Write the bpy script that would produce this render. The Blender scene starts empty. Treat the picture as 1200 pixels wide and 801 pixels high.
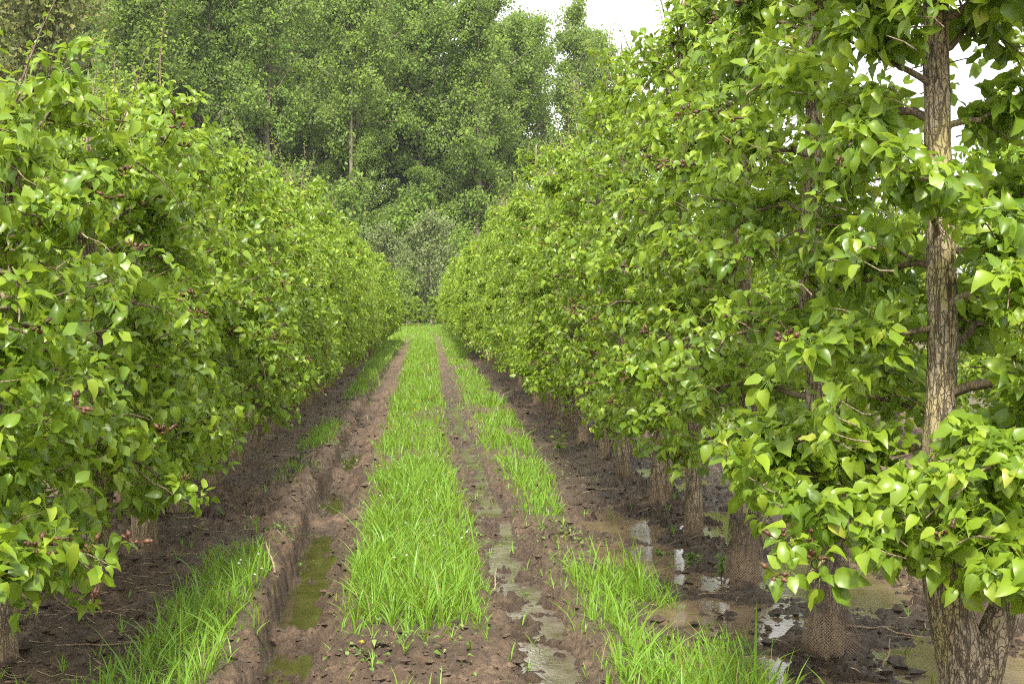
import bpy, math, random
import numpy as np
from mathutils import Matrix, Vector

R = math.radians
rng = np.random.default_rng(7)
random.seed(7)
scene = bpy.context.scene
COL = scene.collection

# ------------------------------------------------------------------ camera, sky, sun, exposure
CAM_LOC = np.array([0.0, 0.0, 1.6]); PITCH = 1.55; YAW = 3.89; LENS = 45.0
cam_d = bpy.data.cameras.new('camera')
cam_d.lens = LENS; cam_d.sensor_width = 36.0
cam_d.clip_start = 0.05; cam_d.clip_end = 3000
cam = bpy.data.objects.new('camera', cam_d)
cam.location = CAM_LOC; cam.rotation_euler = (R(90 - PITCH), 0, R(-YAW))
COL.objects.link(cam); scene.camera = cam

SUN_ELEV, SUN_AZ = 50.0, 187.0            # azimuth clockwise from +Y: sun high behind the camera
world = bpy.data.worlds.new('World'); scene.world = world; world.use_nodes = True
wn = world.node_tree; wn.nodes.clear()
sky = wn.nodes.new('ShaderNodeTexSky'); sky.sky_type = 'NISHITA'; sky.sun_disc = False
sky.sun_elevation = R(SUN_ELEV); sky.sun_rotation = R(SUN_AZ)
sky.dust_density = 5.0; sky.air_density = 1.0; sky.ozone_density = 1.0
hs = wn.nodes.new('ShaderNodeHueSaturation'); hs.inputs['Saturation'].default_value = 0.14
veil = wn.nodes.new('ShaderNodeMix'); veil.data_type = 'RGBA'; veil.inputs[0].default_value = 0.6
veil.inputs[7].default_value = (7.1, 7.1, 7.2, 1)      # thin white cloud veil, even over the whole dome
bg = wn.nodes.new('ShaderNodeBackground'); bg.inputs['Strength'].default_value = 0.15
wo = wn.nodes.new('ShaderNodeOutputWorld')
wn.links.new(sky.outputs[0], hs.inputs['Color']); wn.links.new(hs.outputs[0], veil.inputs[6])
wn.links.new(veil.outputs[2], bg.inputs['Color']); wn.links.new(bg.outputs[0], wo.inputs['Surface'])

sun_d = bpy.data.lights.new('sun', 'SUN'); sun_d.energy = 3.7; sun_d.angle = R(7.0); sun_d.color = (1.0, 0.95, 0.86)
sun = bpy.data.objects.new('sun', sun_d); COL.objects.link(sun)
_a = R(SUN_AZ); _e = R(SUN_ELEV)
sdir = Vector((math.sin(_a) * math.cos(_e), math.cos(_a) * math.cos(_e), math.sin(_e)))
sun.rotation_euler = sdir.to_track_quat('Z', 'Y').to_euler()
sun.location = sdir * 50

vs = scene.view_settings
vs.view_transform = 'Standard'; vs.look = 'None'; vs.exposure = 1.13; vs.gamma = 1.0; vs.use_curve_mapping = False
scene.cycles.max_bounces = 8; scene.cycles.diffuse_bounces = 4; scene.cycles.transmission_bounces = 6
scene.cycles.glossy_bounces = 3; scene.cycles.use_denoising = False
scene.cycles.pixel_filter_type = 'BLACKMAN_HARRIS'; scene.cycles.filter_width = 1.1
scene.cycles.sample_clamp_indirect = 6.0

# ------------------------------------------------------------------ helpers
def link(o, parent=None):
    COL.objects.link(o)
    if parent is not None: o.parent = parent
    return o

def tag(o, label=None, cat=None, group=None, kind=None):
    if label: o['label'] = label
    if cat: o['category'] = cat
    if group: o['group'] = group
    if kind: o['kind'] = kind
    return o

def empty(name, loc):
    o = bpy.data.objects.new(name, None); o.location = loc; o.empty_display_size = 0.2
    return link(o)

def mesh_from(name, V, F, mat=None, smooth=True, attrs=None):
    """V (n,3); F: list of index arrays (m,3) or (m,4)."""
    me = bpy.data.meshes.new(name)
    V = np.ascontiguousarray(V, dtype=np.float32)
    Fs = [np.asarray(f, dtype=np.int32) for f in F if len(f)]
    me.vertices.add(len(V)); me.vertices.foreach_set('co', V.ravel())
    nl = sum(f.size for f in Fs); npoly = sum(len(f) for f in Fs)
    me.loops.add(nl); me.loops.foreach_set('vertex_index', np.concatenate([f.ravel() for f in Fs]))
    me.polygons.add(npoly)
    tot = np.concatenate([np.full(len(f), f.shape[1], np.int32) for f in Fs])
    st = np.concatenate([[0], np.cumsum(tot)[:-1]]).astype(np.int32)
    me.polygons.foreach_set('loop_start', st)
    me.update(calc_edges=True)
    me.polygons.foreach_set('use_smooth', np.full(npoly, smooth))
    if attrs:
        for k, a in attrs.items():
            at = me.attributes.new(k, 'FLOAT', 'POINT'); at.data.foreach_set('value', np.asarray(a, np.float32))
    if mat: me.materials.append(mat)
    me.update()
    return me

def obj(name, me, parent=None):
    return link(bpy.data.objects.new(name, me), parent)

def _hash(ix, iy, seed):
    h = ix.astype(np.int32).astype(np.uint32) * np.uint32(374761393) + iy.astype(np.int32).astype(np.uint32) * np.uint32(668265263) + np.uint32((seed * 974634777) & 0xffffffff)
    h = (h ^ (h >> np.uint32(13))) * np.uint32(1274126177)
    return ((h ^ (h >> np.uint32(16))) & np.uint32(0xffff)) * (1.0 / 65535.0)

def vnoise(x, y, seed=0):
    x = np.asarray(x, float); y = np.asarray(y, float)
    ix = np.floor(x); iy = np.floor(y); fx = x - ix; fy = y - iy
    fx = fx * fx * (3 - 2 * fx); fy = fy * fy * (3 - 2 * fy)
    a = _hash(ix, iy, seed); b = _hash(ix + 1, iy, seed); c = _hash(ix, iy + 1, seed); d = _hash(ix + 1, iy + 1, seed)
    return (a * (1 - fx) + b * fx) * (1 - fy) + (c * (1 - fx) + d * fx) * fy

def fbm(x, y, seed=0, octs=4, gain=0.5):
    s = 0.0; amp = 1.0; tot = 0.0
    for i in range(octs):
        s = s + amp * vnoise(x * 2 ** i + 17.3 * i, y * 2 ** i - 9.1 * i, seed + i); tot += amp; amp *= gain
    return s / tot

def clods(x, y, f, seed, keep=.7):
    """rounded lumps of uneven size, 0..1, one per jittered cell"""
    x = np.asarray(x, float) * f; y = np.asarray(y, float) * f; ix = np.floor(x); iy = np.floor(y); best = np.zeros_like(x)
    for dx in (-1, 0, 1):
        for dy in (-1, 0, 1):
            cx = ix + dx; cy = iy + dy; a = _hash(cx, cy, seed)
            r = .45 + .5 * _hash(cx, cy, seed + 3); q = ((x - cx - _hash(cx, cy, seed + 1)) ** 2 * (.7 + a) + (y - cy - _hash(cx, cy, seed + 2)) ** 2 * (1.7 - a)) / (r * r)
            best = np.maximum(best, np.sqrt(np.clip(1 - q, 0, 1)) * r * (_hash(cx, cy, seed + 4) < keep))
    return best

def sstep(a, b, x):
    t = np.clip((x - a) / (b - a), 0, 1); return t * t * (3 - 2 * t)

def unit(v): return v / (np.linalg.norm(v, axis=-1, keepdims=True) + 1e-9)

# camera projection in photo pixels (1200 x 801), used only to rank which leaves show largest
_M = np.array(cam.rotation_euler.to_matrix())
def project(P):
    q = (P - CAM_LOC) @ _M
    z = -q[..., 2]
    f = LENS / 36 * 1200
    return 600 + f * q[..., 0] / z, 400.5 - f * q[..., 1] / z, z

# ------------------------------------------------------------------ materials
class NT:
    def __init__(self, name):
        self.m = bpy.data.materials.new(name); self.m.use_nodes = True
        self.t = self.m.node_tree; self.t.nodes.clear()
        self.out = self.n('ShaderNodeOutputMaterial')
    def n(self, typ, **kw):
        nd = self.t.nodes.new(typ)
        for k, v in kw.items():
            if hasattr(nd, k): setattr(nd, k, v)
        return nd
    def l(self, a, b): self.t.links.new(a, b)
    def setin(self, sock, v):
        if isinstance(v, bpy.types.NodeSocket): self.l(v, sock)
        else: sock.default_value = v
    def math(self, op, a, b=0.0, c=None, clamp=False):
        nd = self.n('ShaderNodeMath', operation=op); nd.use_clamp = clamp
        self.setin(nd.inputs[0], a); self.setin(nd.inputs[1], b)
        if c is not None: self.setin(nd.inputs[2], c)
        return nd.outputs[0]
    def mix(self, f, a, b):
        nd = self.n('ShaderNodeMix'); nd.data_type = 'RGBA'
        self.setin(nd.inputs[0], f)
        self.setin(nd.inputs[6], a if isinstance(a, bpy.types.NodeSocket) else (*a, 1))
        self.setin(nd.inputs[7], b if isinstance(b, bpy.types.NodeSocket) else (*b, 1))
        return nd.outputs[2]
    def ramp(self, f, stops, interp='LINEAR'):
        nd = self.n('ShaderNodeValToRGB'); nd.color_ramp.interpolation = interp
        e = nd.color_ramp.elements
        while len(e) < len(stops): e.new(0.5)
        for el, (p, c) in zip(e, stops):
            el.position = p; el.color = (*c, 1) if len(c) == 3 else c
        self.setin(nd.inputs[0], f); return nd.outputs[0]
    def noise(self, vec, scale, detail=4, rough=0.55, dist=0.0):
        nd = self.n('ShaderNodeTexNoise'); nd.inputs['Scale'].default_value = scale
        nd.inputs['Detail'].default_value = detail; nd.inputs['Roughness'].default_value = rough
        nd.inputs['Distortion'].default_value = dist
        if vec is not None: self.l(vec, nd.inputs['Vector'])
        return nd.outputs['Fac']
    def principled(self, **kw):
        nd = self.n('ShaderNodeBsdfPrincipled')
        for k, v in kw.items():
            s = nd.inputs[k.replace('_', ' ')]
            if isinstance(v, tuple) and len(v) == 3: v = (*v, 1)
            self.setin(s, v)
        return nd
    def bump(self, h, strength, dist):
        nd = self.n('ShaderNodeBump'); nd.inputs['Strength'].default_value = strength; nd.inputs['Distance'].default_value = dist
        self.l(h, nd.inputs['Height']); return nd.outputs[0]
    def scaled(self, sx, sy, sz, src='Object'):
        tc = self.n('ShaderNodeTexCoord'); mp = self.n('ShaderNodeMapping')
        mp.inputs['Scale'].default_value = (sx, sy, sz); self.l(tc.outputs[src], mp.inputs[0]); return mp.outputs[0]

def rnd_socket(k):
    g = k.n('ShaderNodeNewGeometry'); oi = k.n('ShaderNodeObjectInfo')
    return k.math('FRACT', k.math('ADD', g.outputs['Random Per Island'], oi.outputs['Random'])), g

def leaf_material(name, stops, under, trans_col, trans=0.32, rough=0.36, spec=0.5, mid=False, objvar=None):
    k = NT(name)
    r, g = rnd_socket(k)
    col = k.ramp(r, stops)
    if mid:
        at = k.n('ShaderNodeAttribute'); at.attribute_name = 'mid'
        m = k.math('POWER', at.outputs['Fac'], 6.0)
        col = k.mix(k.math('MULTIPLY', m, 0.45), col, (0.22, 0.33, 0.07))
        pos = k.n('ShaderNodeNewGeometry')
        mott = k.noise(pos.outputs['Position'], 60, 3)
        col = k.mix(k.math('MULTIPLY', mott, 0.30), col, (0.08, 0.15, 0.015))
        spots = k.ramp(k.noise(pos.outputs['Position'], 190, 2), [(0.70, (0, 0, 0)), (0.76, (0.7, 0.7, 0.7))])
        col = k.mix(spots, col, (0.12, 0.075, 0.02))
        rough = k.math('ADD', k.math('MULTIPLY', k.noise(pos.outputs['Position'], 25, 2), 0.35), rough - .16)
    tint = k.noise(g.outputs['Position'], 0.9, 2)       # some boughs carry younger, yellower leaves
    col = k.mix(k.ramp(tint, [(0.35, (0, 0, 0)), (0.75, (0.35, 0.35, 0.35))]), col, stops[-2][1])
    oi = k.n('ShaderNodeObjectInfo')
    if objvar: col = k.mix(k.math('MULTIPLY', oi.outputs['Random'], 0.55), col, objvar)
    col = k.mix(g.outputs['Backfacing'], col, under)
    p = k.principled(Base_Color=col, Roughness=rough, Specular_IOR_Level=spec)
    tr = k.n('ShaderNodeBsdfTranslucent')
    tcol = k.mix(0.5, col, trans_col); k.l(tcol, tr.inputs['Color'])
    mx = k.n('ShaderNodeMixShader'); mx.inputs[0].default_value = trans
    k.l(p.outputs[0], mx.inputs[1]); k.l(tr.outputs[0], mx.inputs[2]); k.l(mx.outputs[0], k.out.inputs[0])
    return k.m

pear_stops = [(0.0, (0.058, 0.130, 0.011)), (0.3, (0.120, 0.220, 0.014)), (0.6, (0.185, 0.295, 0.018)),
              (0.86, (0.255, 0.360, 0.024)), (0.985, (0.31, 0.40, 0.035)), (1.0, (0.42, 0.41, 0.06))]
M_LEAF = leaf_material('pear_leaf', pear_stops, (0.165, 0.270, 0.045), (0.46, 0.58, 0.02), 0.42, 0.33, 0.45, mid=True)
M_LEAF_FAR = leaf_material('pear_leaf_distant', pear_stops, (0.165, 0.270, 0.045), (0.46, 0.58, 0.02), 0.42, 0.36, 0.42)
M_POPLAR = leaf_material('poplar_leaf', [(0.0, (0.085, 0.170, 0.022)), (0.4, (0.150, 0.255, 0.034)), (0.75, (0.215, 0.320, 0.052)),
              (1.0, (0.24, 0.31, 0.075))], (0.18, 0.25, 0.085), (0.40, 0.55, 0.07), 0.45, 0.6, 0.15, objvar=(0.24, 0.32, 0.05))
M_WILLOW = leaf_material('willow_leaf', [(0.0, (0.09, 0.135, 0.035)), (0.5, (0.15, 0.20, 0.055)), (0.8, (0.20, 0.25, 0.08)),
              (1.0, (0.25, 0.27, 0.11))], (0.20, 0.24, 0.11), (0.34, 0.42, 0.10), 0.30, 0.5, 0.3)
M_MAPLE = leaf_material('maple_leaf', [(0.0, (0.075, 0.095, 0.018)), (0.4, (0.12, 0.15, 0.025)), (0.8, (0.17, 0.19, 0.035)),
              (1.0, (0.22, 0.17, 0.05))], (0.16, 0.18, 0.08), (0.28, 0.32, 0.05), 0.30, 0.5, 0.3)
M_GRASS = leaf_material('grass_blade', [(0.0, (0.095, 0.19, 0.012)), (0.35, (0.155, 0.28, 0.017)), (0.66, (0.225, 0.345, 0.028)),
              (0.84, (0.33, 0.42, 0.06)), (1.0, (0.52, 0.43, 0.20))], (0.16, 0.30, 0.03), (0.36, 0.55, 0.03), 0.36, 0.42, 0.4)
M_WEED = leaf_material('weed_leaf', [(0.0, (0.07, 0.15, 0.02)), (0.5, (0.13, 0.23, 0.035)), (0.9, (0.2, 0.29, 0.06)), (1.0, (0.26, 0.3, 0.08))],
              (0.16, 0.24, 0.08), (0.34, 0.46, 0.06), 0.3, 0.45, 0.4)

def bark_material(name, base_a, base_b, crack, lichen, lichen_amt=0.55, scale=58.0, mud=True, bump=0.9, roughness=0.85):
    k = NT(name)
    v = k.scaled(1, 1, 0.42)
    warp = k.n('ShaderNodeTexNoise'); warp.inputs['Scale'].default_value = 14; k.l(v, warp.inputs['Vector'])
    ad = k.n('ShaderNodeMix'); ad.data_type = 'VECTOR'; ad.inputs[0].default_value = 0.075
    k.l(v, ad.inputs[4]); k.l(warp.outputs['Color'], ad.inputs[5])
    vo = k.n('ShaderNodeTexVoronoi'); vo.feature = 'DISTANCE_TO_EDGE'; vo.inputs['Scale'].default_value = scale
    k.l(ad.outputs[1], vo.inputs['Vector'])
    cw = k.math('MULTIPLY', vo.outputs['Distance'], k.math('ADD', k.math('MULTIPLY', k.noise(v, 22, 3), 2.8), 0.0))
    cell = k.ramp(cw, [(0.0, (.25, .25, .25)), (0.10, (1, 1, 1))])
    fur = k.math('ABSOLUTE', k.math('SUBTRACT', k.noise(k.scaled(1, 1, 0.16), scale * .62, 5, .6, .4), 0.5))
    fr = k.ramp(fur, [(0.0, (0, 0, 0)), (0.045, (1, 1, 1))])
    cr = k.math('MULTIPLY', cell, fr)
    big = k.noise(k.scaled(1, 1, 0.5), 7, 4)
    fine = k.noise(k.scaled(1, 1, 0.6), 70, 5, 0.65)
    col = k.mix(k.ramp(fine, [(0.3, (0, 0, 0)), (0.7, (1, 1, 1))]), base_a, base_b)
    lm = k.ramp(big, [(0.46, (0, 0, 0)), (0.60, (lichen_amt,) * 3)])
    col = k.mix(lm, col, lichen)
    col = k.mix(cr, crack, col)
    if mud:
        geo = k.n('ShaderNodeNewGeometry'); sp = k.n('ShaderNodeSeparateXYZ'); k.l(geo.outputs['Position'], sp.inputs[0])
        hz = k.math('ADD', sp.outputs['Z'], k.math('MULTIPLY', k.math('SUBTRACT', k.noise(geo.outputs['Position'], 9, 5, 0.7), 0.5), 0.45))
        mm = k.ramp(hz, [(0.02, (0.9,) * 3), (0.30, (0, 0, 0))])
        col = k.mix(mm, col, k.mix(fine, (0.15, 0.10, 0.065), (0.33, 0.235, 0.155)))
    h = k.math('ADD', k.math('MULTIPLY', cr, 0.6), k.math('MULTIPLY', fine, 0.5))
    p = k.principled(Base_Color=col, Roughness=roughness, Specular_IOR_Level=0.25)
    k.l(k.bump(h, bump, 0.012), p.inputs['Normal'])
    k.l(p.outputs[0], k.out.inputs[0])
    return k.m

M_BARK = bark_material('pear_bark', (0.25, 0.19, 0.12), (0.50, 0.41, 0.285), (0.090, 0.068, 0.045), (0.34, 0.30, 0.085))
M_TWIG = bark_material('twig_bark', (0.14, 0.105, 0.065), (0.30, 0.235, 0.16), (0.09, 0.065, 0.045), (0.27, 0.25, 0.10), 0.3, 60, mud=False, bump=0.4)
M_SHOOT = bark_material('dry_twig', (0.22, 0.15, 0.09), (0.42, 0.32, 0.21), (0.16, 0.11, 0.07), (0.3, 0.24, 0.15), 0.3, 60, mud=False, bump=0.3)
M_WBARK = bark_material('poplar_bark', (0.17, 0.14, 0.10), (0.33, 0.28, 0.21), (0.10, 0.085, 0.06), (0.17, 0.18, 0.10), 0.4, 3, mud=False, bump=0.4)

def fruit_material():
    k = NT('young_fruit')
    r, g = rnd_socket(k)
    col = k.ramp(r, [(0.0, (0.035, 0.013, 0.007)), (0.5, (0.065, 0.023, 0.011)), (1.0, (0.11, 0.05, 0.018))])
    n = k.noise(g.outputs['Position'], 220, 3)
    col = k.mix(k.math('MULTIPLY', n, 0.3), col, (0.12, 0.06, 0.03))
    p = k.principled(Base_Color=col, Roughness=0.5); k.l(p.outputs[0], k.out.inputs[0]); return k.m
M_FRUIT = fruit_material()

def net_material():
    k = NT('net_plastic')
    geo = k.n('ShaderNodeNewGeometry')
    n = k.noise(geo.outputs['Position'], 11, 4)
    sp = k.n('ShaderNodeSeparateXYZ'); k.l(geo.outputs['Position'], sp.inputs[0])
    hz = k.math('ADD', sp.outputs['Z'], k.math('MULTIPLY', k.math('SUBTRACT', n, 0.5), 0.7))
    col = k.mix(k.ramp(hz, [(0.1, (1, 1, 1)), (0.36, (0, 0, 0))]), (0.06, 0.048, 0.036), (0.26, 0.18, 0.115))   # dried mud splashes low down
    p = k.principled(Base_Color=col, Roughness=0.7); k.l(p.outputs[0], k.out.inputs[0]); return k.m
M_NET = net_material()

def mud_material():
    k = NT('mud')
    geo = k.n('ShaderNodeNewGeometry'); P = geo.outputs['Position']
    at = k.n('ShaderNodeAttribute'); at.attribute_name = 'wet'; wet = at.outputs['Fac']
    ag = k.n('ShaderNodeAttribute'); ag.attribute_name = 'turf'; turf = ag.outputs['Fac']
    big = k.noise(P, 2.2, 5, 0.6); mid = k.noise(P, 17, 7, 0.72); fine = k.noise(P, 85, 6, 0.75)
    dry = k.ramp(mid, [(0.34, (0.075, 0.047, 0.027)), (0.5, (0.180, 0.115, 0.069)), (0.66, (0.36, 0.250, 0.158))])
    dry = k.mix(k.ramp(big, [(0.35, (0, 0, 0)), (0.7, (0.7, 0.7, 0.7))]), dry, (0.120, 0.083, 0.052))
    dry = k.mix(k.ramp(fine, [(0.62, (0, 0, 0)), (0.75, (0.6, 0.6, 0.6))]), dry, (0.34, 0.255, 0.165))
    wcol = k.ramp(mid, [(0.3, (0.055, 0.037, 0.023)), (0.7, (0.105, 0.070, 0.043))])
    col = k.mix(wet, dry, wcol)
    moss = k.mix(mid, (0.09, 0.12, 0.03), (0.14, 0.105, 0.06))
    col = k.mix(k.math('MULTIPLY', turf, 0.75), col, moss)
    wr = k.math('MULTIPLY', wet, k.ramp(mid, [(0.35, (0.55,) * 3), (0.55, (1, 1, 1))]))
    rough = k.math('ADD', k.math('MULTIPLY', wr, -0.72), 0.86)
    p = k.principled(Base_Color=col, Roughness=rough, Specular_IOR_Level=0.5)
    h = k.math('ADD', k.math('MULTIPLY', mid, 0.7), k.math('MULTIPLY', fine, 0.35))
    k.l(k.bump(h, 1.0, 0.08), p.inputs['Normal'])
    k.l(p.outputs[0], k.out.inputs[0]); return k.m
M_MUD = mud_material()

def water_material(name, c1, c2, ripple=0.25, ior=1.45, scum_amt=0.15):
    k = NT(name)
    geo = k.n('ShaderNodeNewGeometry'); P = geo.outputs['Position']
    n = k.noise(P, 5.0, 5, 0.6); col = k.mix(k.ramp(n, [(0.35, (0, 0, 0)), (0.65, (1, 1, 1))]), c1, c2)
    scum = k.noise(P, 26, 6, 0.7)
    col = k.mix(k.ramp(scum, [(0.60, (0, 0, 0)), (0.72, (scum_amt,) * 3)]), col, (0.12, 0.105, 0.045))
    p = k.principled(Base_Color=col, Roughness=0.04, Specular_IOR_Level=0.5, IOR=ior)
    k.l(k.bump(k.noise(P, 30, 3), ripple, 0.01), p.inputs['Normal'])
    k.l(p.outputs[0], k.out.inputs[0]); return k.m
M_WATER_G = water_material('rut_water_green_reflection', (0.030, 0.028, 0.009), (0.060, 0.052, 0.018), 0.035, 1.6, 0.2)  # muddy water, with the olive of mirrored foliage put into its base colour
M_WATER_B = water_material('puddle_water', (0.105, 0.072, 0.042), (0.165, 0.120, 0.075), 0.10, 1.5)
M_WATER_R = water_material('rut_water_rippled', (0.060, 0.045, 0.030), (0.17, 0.145, 0.115), 0.20, 1.6)

def simple_material(name, c, rough=0.6):
    k = NT(name); n = k.noise(k.scaled(1, 1, 1), 40, 4)
    col = k.mix(n, tuple(x * 0.75 for x in c), tuple(min(1, x * 1.2) for x in c))
    p = k.principled(Base_Color=col, Roughness=rough); k.l(p.outputs[0], k.out.inputs[0]); return k.m
M_YELLOW = simple_material('yellow_petal', (0.75, 0.52, 0.02))
M_WHITE = simple_material('white_petal', (0.75, 0.75, 0.70))
M_STRAW = simple_material('dry_straw', (0.36, 0.27, 0.16), 0.8)

# ------------------------------------------------------------------ ground relief
LX, RX = -1.87, 1.90
def rut_left(y):
    return np.interp(y, [0, 5.7, 7.06, 8.6, 11.4, 15, 21.8, 40, 110], [-.55, -.57, -.645, -.68, -.75, -.79, -.84, -.86, -.8]) + 0.05 * (fbm(y * 1.3, y * 0 + 3.3, 5, 3) - 0.5)
def rut_right(y):
    return np.interp(y, [0, 5.85, 8.3, 10.9, 17, 30, 48, 110], [.60, .57, .51, .49, .44, .50, .60, .6]) + 0.06 * (fbm(y * 1.1, y * 0 + 8.3, 9, 3) - 0.5)

def turf_mask(x, y):
    """where grass grows, 0..1"""
    n = fbm(x * 2.3, y * 1.1, 31, 4); e = 0.22 * (fbm(x * 5, y * 2.5, 33, 3) - 0.5)
    xe = x + e
    c_l = np.interp(y, [0, 6.3, 8, 17, 40], [-.40, -.41, -.45, -.52, -.60]); c_r = np.interp(y, [0, 6.4, 10, 17, 40], [.28, .32, .29, .24, .40])
    centre = sstep(c_l - .10, c_l + .12, xe) * (1 - sstep(c_r - .12, c_r + .10, xe)) * sstep(6.05, 6.5, y + e)
    centre = centre * (0.55 + 0.45 * sstep(0.3, 0.5, n))
    centre = centre * (1 - 0.9 * np.exp(-(((x - .02) / .22) ** 2 + ((y - 18.6) / .8) ** 2)))
    r_l = np.interp(y, [0, 6, 8.6, 12, 17, 40], [.82, .80, .80, .70, .66, .72]); r_r = np.interp(y, [0, 6, 7.5, 8.4, 9.2, 12, 17, 40, 60], [1.75, 1.55, 1.32, 1.12, 1.05, 1.18, 1.26, 1.35, 1.7])
    right = sstep(r_l - .12, r_l + .14, xe) * (1 - sstep(r_r - .1, r_r + .08, xe))
    right = right * (0.25 + 0.75 * sstep(0.33, 0.5, n)) * (1 - 0.75 * sstep(7.9, 8.3, y + e) * (1 - sstep(9.3, 9.8, y + e)))
    right = right * (1 - 0.9 * np.exp(-(((x - 1.0) / .35) ** 2 + ((y - 19.4) / .7) ** 2)))
    l_l = np.interp(y, [0, 6.2, 8.3, 14, 20, 34, 60], [-1.40, -1.34, -1.34, -1.45, -1.40, -1.6, -1.9]); l_r = np.interp(y, [0, 6.5, 8.3, 14, 20, 40], [-.86, -.86, -1.02, -1.08, -1.05, -1.0])
    left = sstep(l_l - .1, l_l + .1, xe) * (1 - sstep(l_r - .08, l_r + .06, xe))
    gate = sstep(8.9, 8.5, y) + 0.28 * sstep(8.6, 9.6, y) * sstep(13.3, 12.5, y) * sstep(.45, .6, n) + sstep(14.2, 14.8, y) * sstep(17.5, 16.5, y) + sstep(21, 24, y)
    left = left * np.clip(gate, 0, 1)
    lane = sstep(38, 70, y) * (np.abs(x) < 1.9) * 0.9
    lane = lane * (1 - 0.85 * np.exp(-((x - rut_right(y)) / .16) ** 2) * sstep(95, 60, y)) * (1 - 0.8 * np.exp(-((x - rut_left(y)) / .16) ** 2) * sstep(80, 50, y))
    far_lane = sstep(3.0, 3.5, np.abs(x)) * (1 - sstep(4.3, 4.8, np.abs(x))) * 0.8 + (np.abs(x) > 7.5) * 0.8
    return np.clip(np.maximum.reduce([centre, right, left, lane, far_lane, sstep(108, 112, y)]), 0, 1)

PUDDLES = [(1.52, 9.5, .38, .75), (1.42, 8.3, .36, .55), (1.60, 6.6, .50, .50), (2.35, 7.4, .55, .9), (1.35, 5.6, .4, .35), (2.2, 9.4, .5, .8),
           (2.5, 5.6, .6, .6), (1.75, 5.2, .5, .35), (2.3, 12.0, .4, 1.0), (1.7, 7.5, .3, .3)]
def ground_parts(x, y):
    x = np.asarray(x, float); y = np.asarray(y, float)
    near = 1 - sstep(60, 110, y)
    rowm = sstep(1.15, 1.5, np.abs(x)) * (1 - sstep(2.6, 3.0, np.abs(x)))      # bare strips under the rows
    t = turf_mask(x, y)
    clod = np.abs(fbm(x * 5.5, y * 4.5, 3, 5, 0.6) - 0.5) * 2
    clod2 = fbm(x * 17, y * 15, 13, 3, 0.6) - 0.5
    rough_amt = 0.35 + 0.65 * (1 - t)
    clod3 = np.abs(fbm(x * 11, y * 9, 15, 4, 0.62) - 0.5) * 2
    clod4 = np.abs(fbm(x * 24, y * 20, 19, 3, 0.7) - 0.5) * 2
    lump = .35 + 1.3 * sstep(.3, .7, fbm(x * 1.3, y * .9, 81, 2))
    relief = rough_amt * lump * (0.075 * (clod - 0.22) + 0.038 * clod2 + 0.055 * (clod3 - .22) + 0.045 * (clod4 - .22))
    wx = x + .03 * (vnoise(x * 14, y * 14, 91) - .5); wy = y + .03 * (vnoise(x * 14, y * 14, 92) - .5)
    relief = relief + rough_amt * sstep(70, 30, y) * (.035 * lump * (clods(wx, wy, 7.5, 101, .55) - .25) + .026 * (clods(wx, wy, 15, 111, .7) - .3) + .015 * (clods(wx, wy, 30, 121, .8) - .35))
    h = 0.030 * (fbm(x * 0.9, y * 0.7, 1, 3) - 0.5) + relief
    h = h + 0.02 * np.exp(-((x + .05) / .35) ** 2)
    # left rut: steep outer wall, soft inner side
    cl = rut_left(y); u = x - cl
    wj = 0.06 * (fbm(x * 3, y * 6, 21, 4, 0.6) - 0.5) + 0.09 * (fbm(y * 1.9, y * 0 + 5.1, 27, 3, .6) - .5)
    prof = sstep(-.225 + wj, -.185 + wj, u) * (1 - sstep(-.01, .25, u + wj * 2.6 + .05 * (vnoise(x * 9, y * 9, 87) - .5)))
    dl = np.interp(y, [0, 12, 25, 45, 70], [.23, .22, .17, .09, .02])
    h = h * (1 - 0.25 * prof) - dl * prof - 0.03 * prof * sstep(7.15, 7.4, y) * sstep(9.4, 9.1, y)
    berm = np.exp(-((u + .33) / .09) ** 2)
    h = h + berm * near * (0.06 + 0.09 * (fbm(x * 7, y * 5, 23, 4, .6) - 0.45)) * sstep(60, 20, y)
    h = h + 0.085 * prof * sum(np.exp(-((y - d) / w) ** 2) for d, w in ((6.95, .15), (5.55, .16), (10.6, .3), (13.2, .5), (17.5, 1.2), (26, 3))) * (0.5 + fbm(x * 6, y * 6, 29, 3))
    # right rut: shallow, with a thread of water
    cr = rut_right(y); u2 = x - cr
    prof2 = sstep(-.25, -.10, u2 + wj) * (1 - sstep(.10, .24, u2 + wj))
    dr = np.interp(y, [0, 15, 30, 60], [.065, .06, .05, .025])
    mea = .045 + .05 * np.sin(y * 2.1) + .05 * (fbm(y * 2.5, y * 0 + 1.7, 71, 2) - .5)
    h = h - dr * prof2 - 0.038 * np.exp(-((u2 - mea) / .085) ** 2) * sstep(30, 15, y)
    h = h + (np.exp(-((u2 + .30) / .07) ** 2) * 0.012 + np.exp(-((u2 - .30) / .10) ** 2) * 0.04 * (0.3 + fbm(x * 6, y * 5, 41, 3))) * near
    # waterlogged strip under the right row, drier ridge under the left one
    pud = np.zeros_like(h)
    for px, py, rx, ry in PUDDLES:
        q = ((x - px) / rx) ** 2 + ((y - py) / ry) ** 2 + 0.9 * (fbm(x * 4, y * 4, 51, 3) - 0.5)
        pud = np.maximum(pud, 1 - sstep(0.35, 1.15, q))
    zone = sstep(1.0, 1.35, x) * (1 - sstep(3.2, 3.8, x)) * sstep(2.5, 4, y) * (1 - sstep(13, 19, y))
    h = h - 0.025 * zone - 0.045 * pud
    trunk_r = np.exp(-((x - RX) / .22) ** 2) * 0.022 + np.exp(-((x - LX) / .25) ** 2) * 0.03
    h = h + trunk_r * near
    lv = np.where(x < 0, -0.203, np.where(x < .95, -0.067, -0.036))
    inw = np.where(x < 0, prof, np.where(x < .95, prof2, zone))
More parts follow.
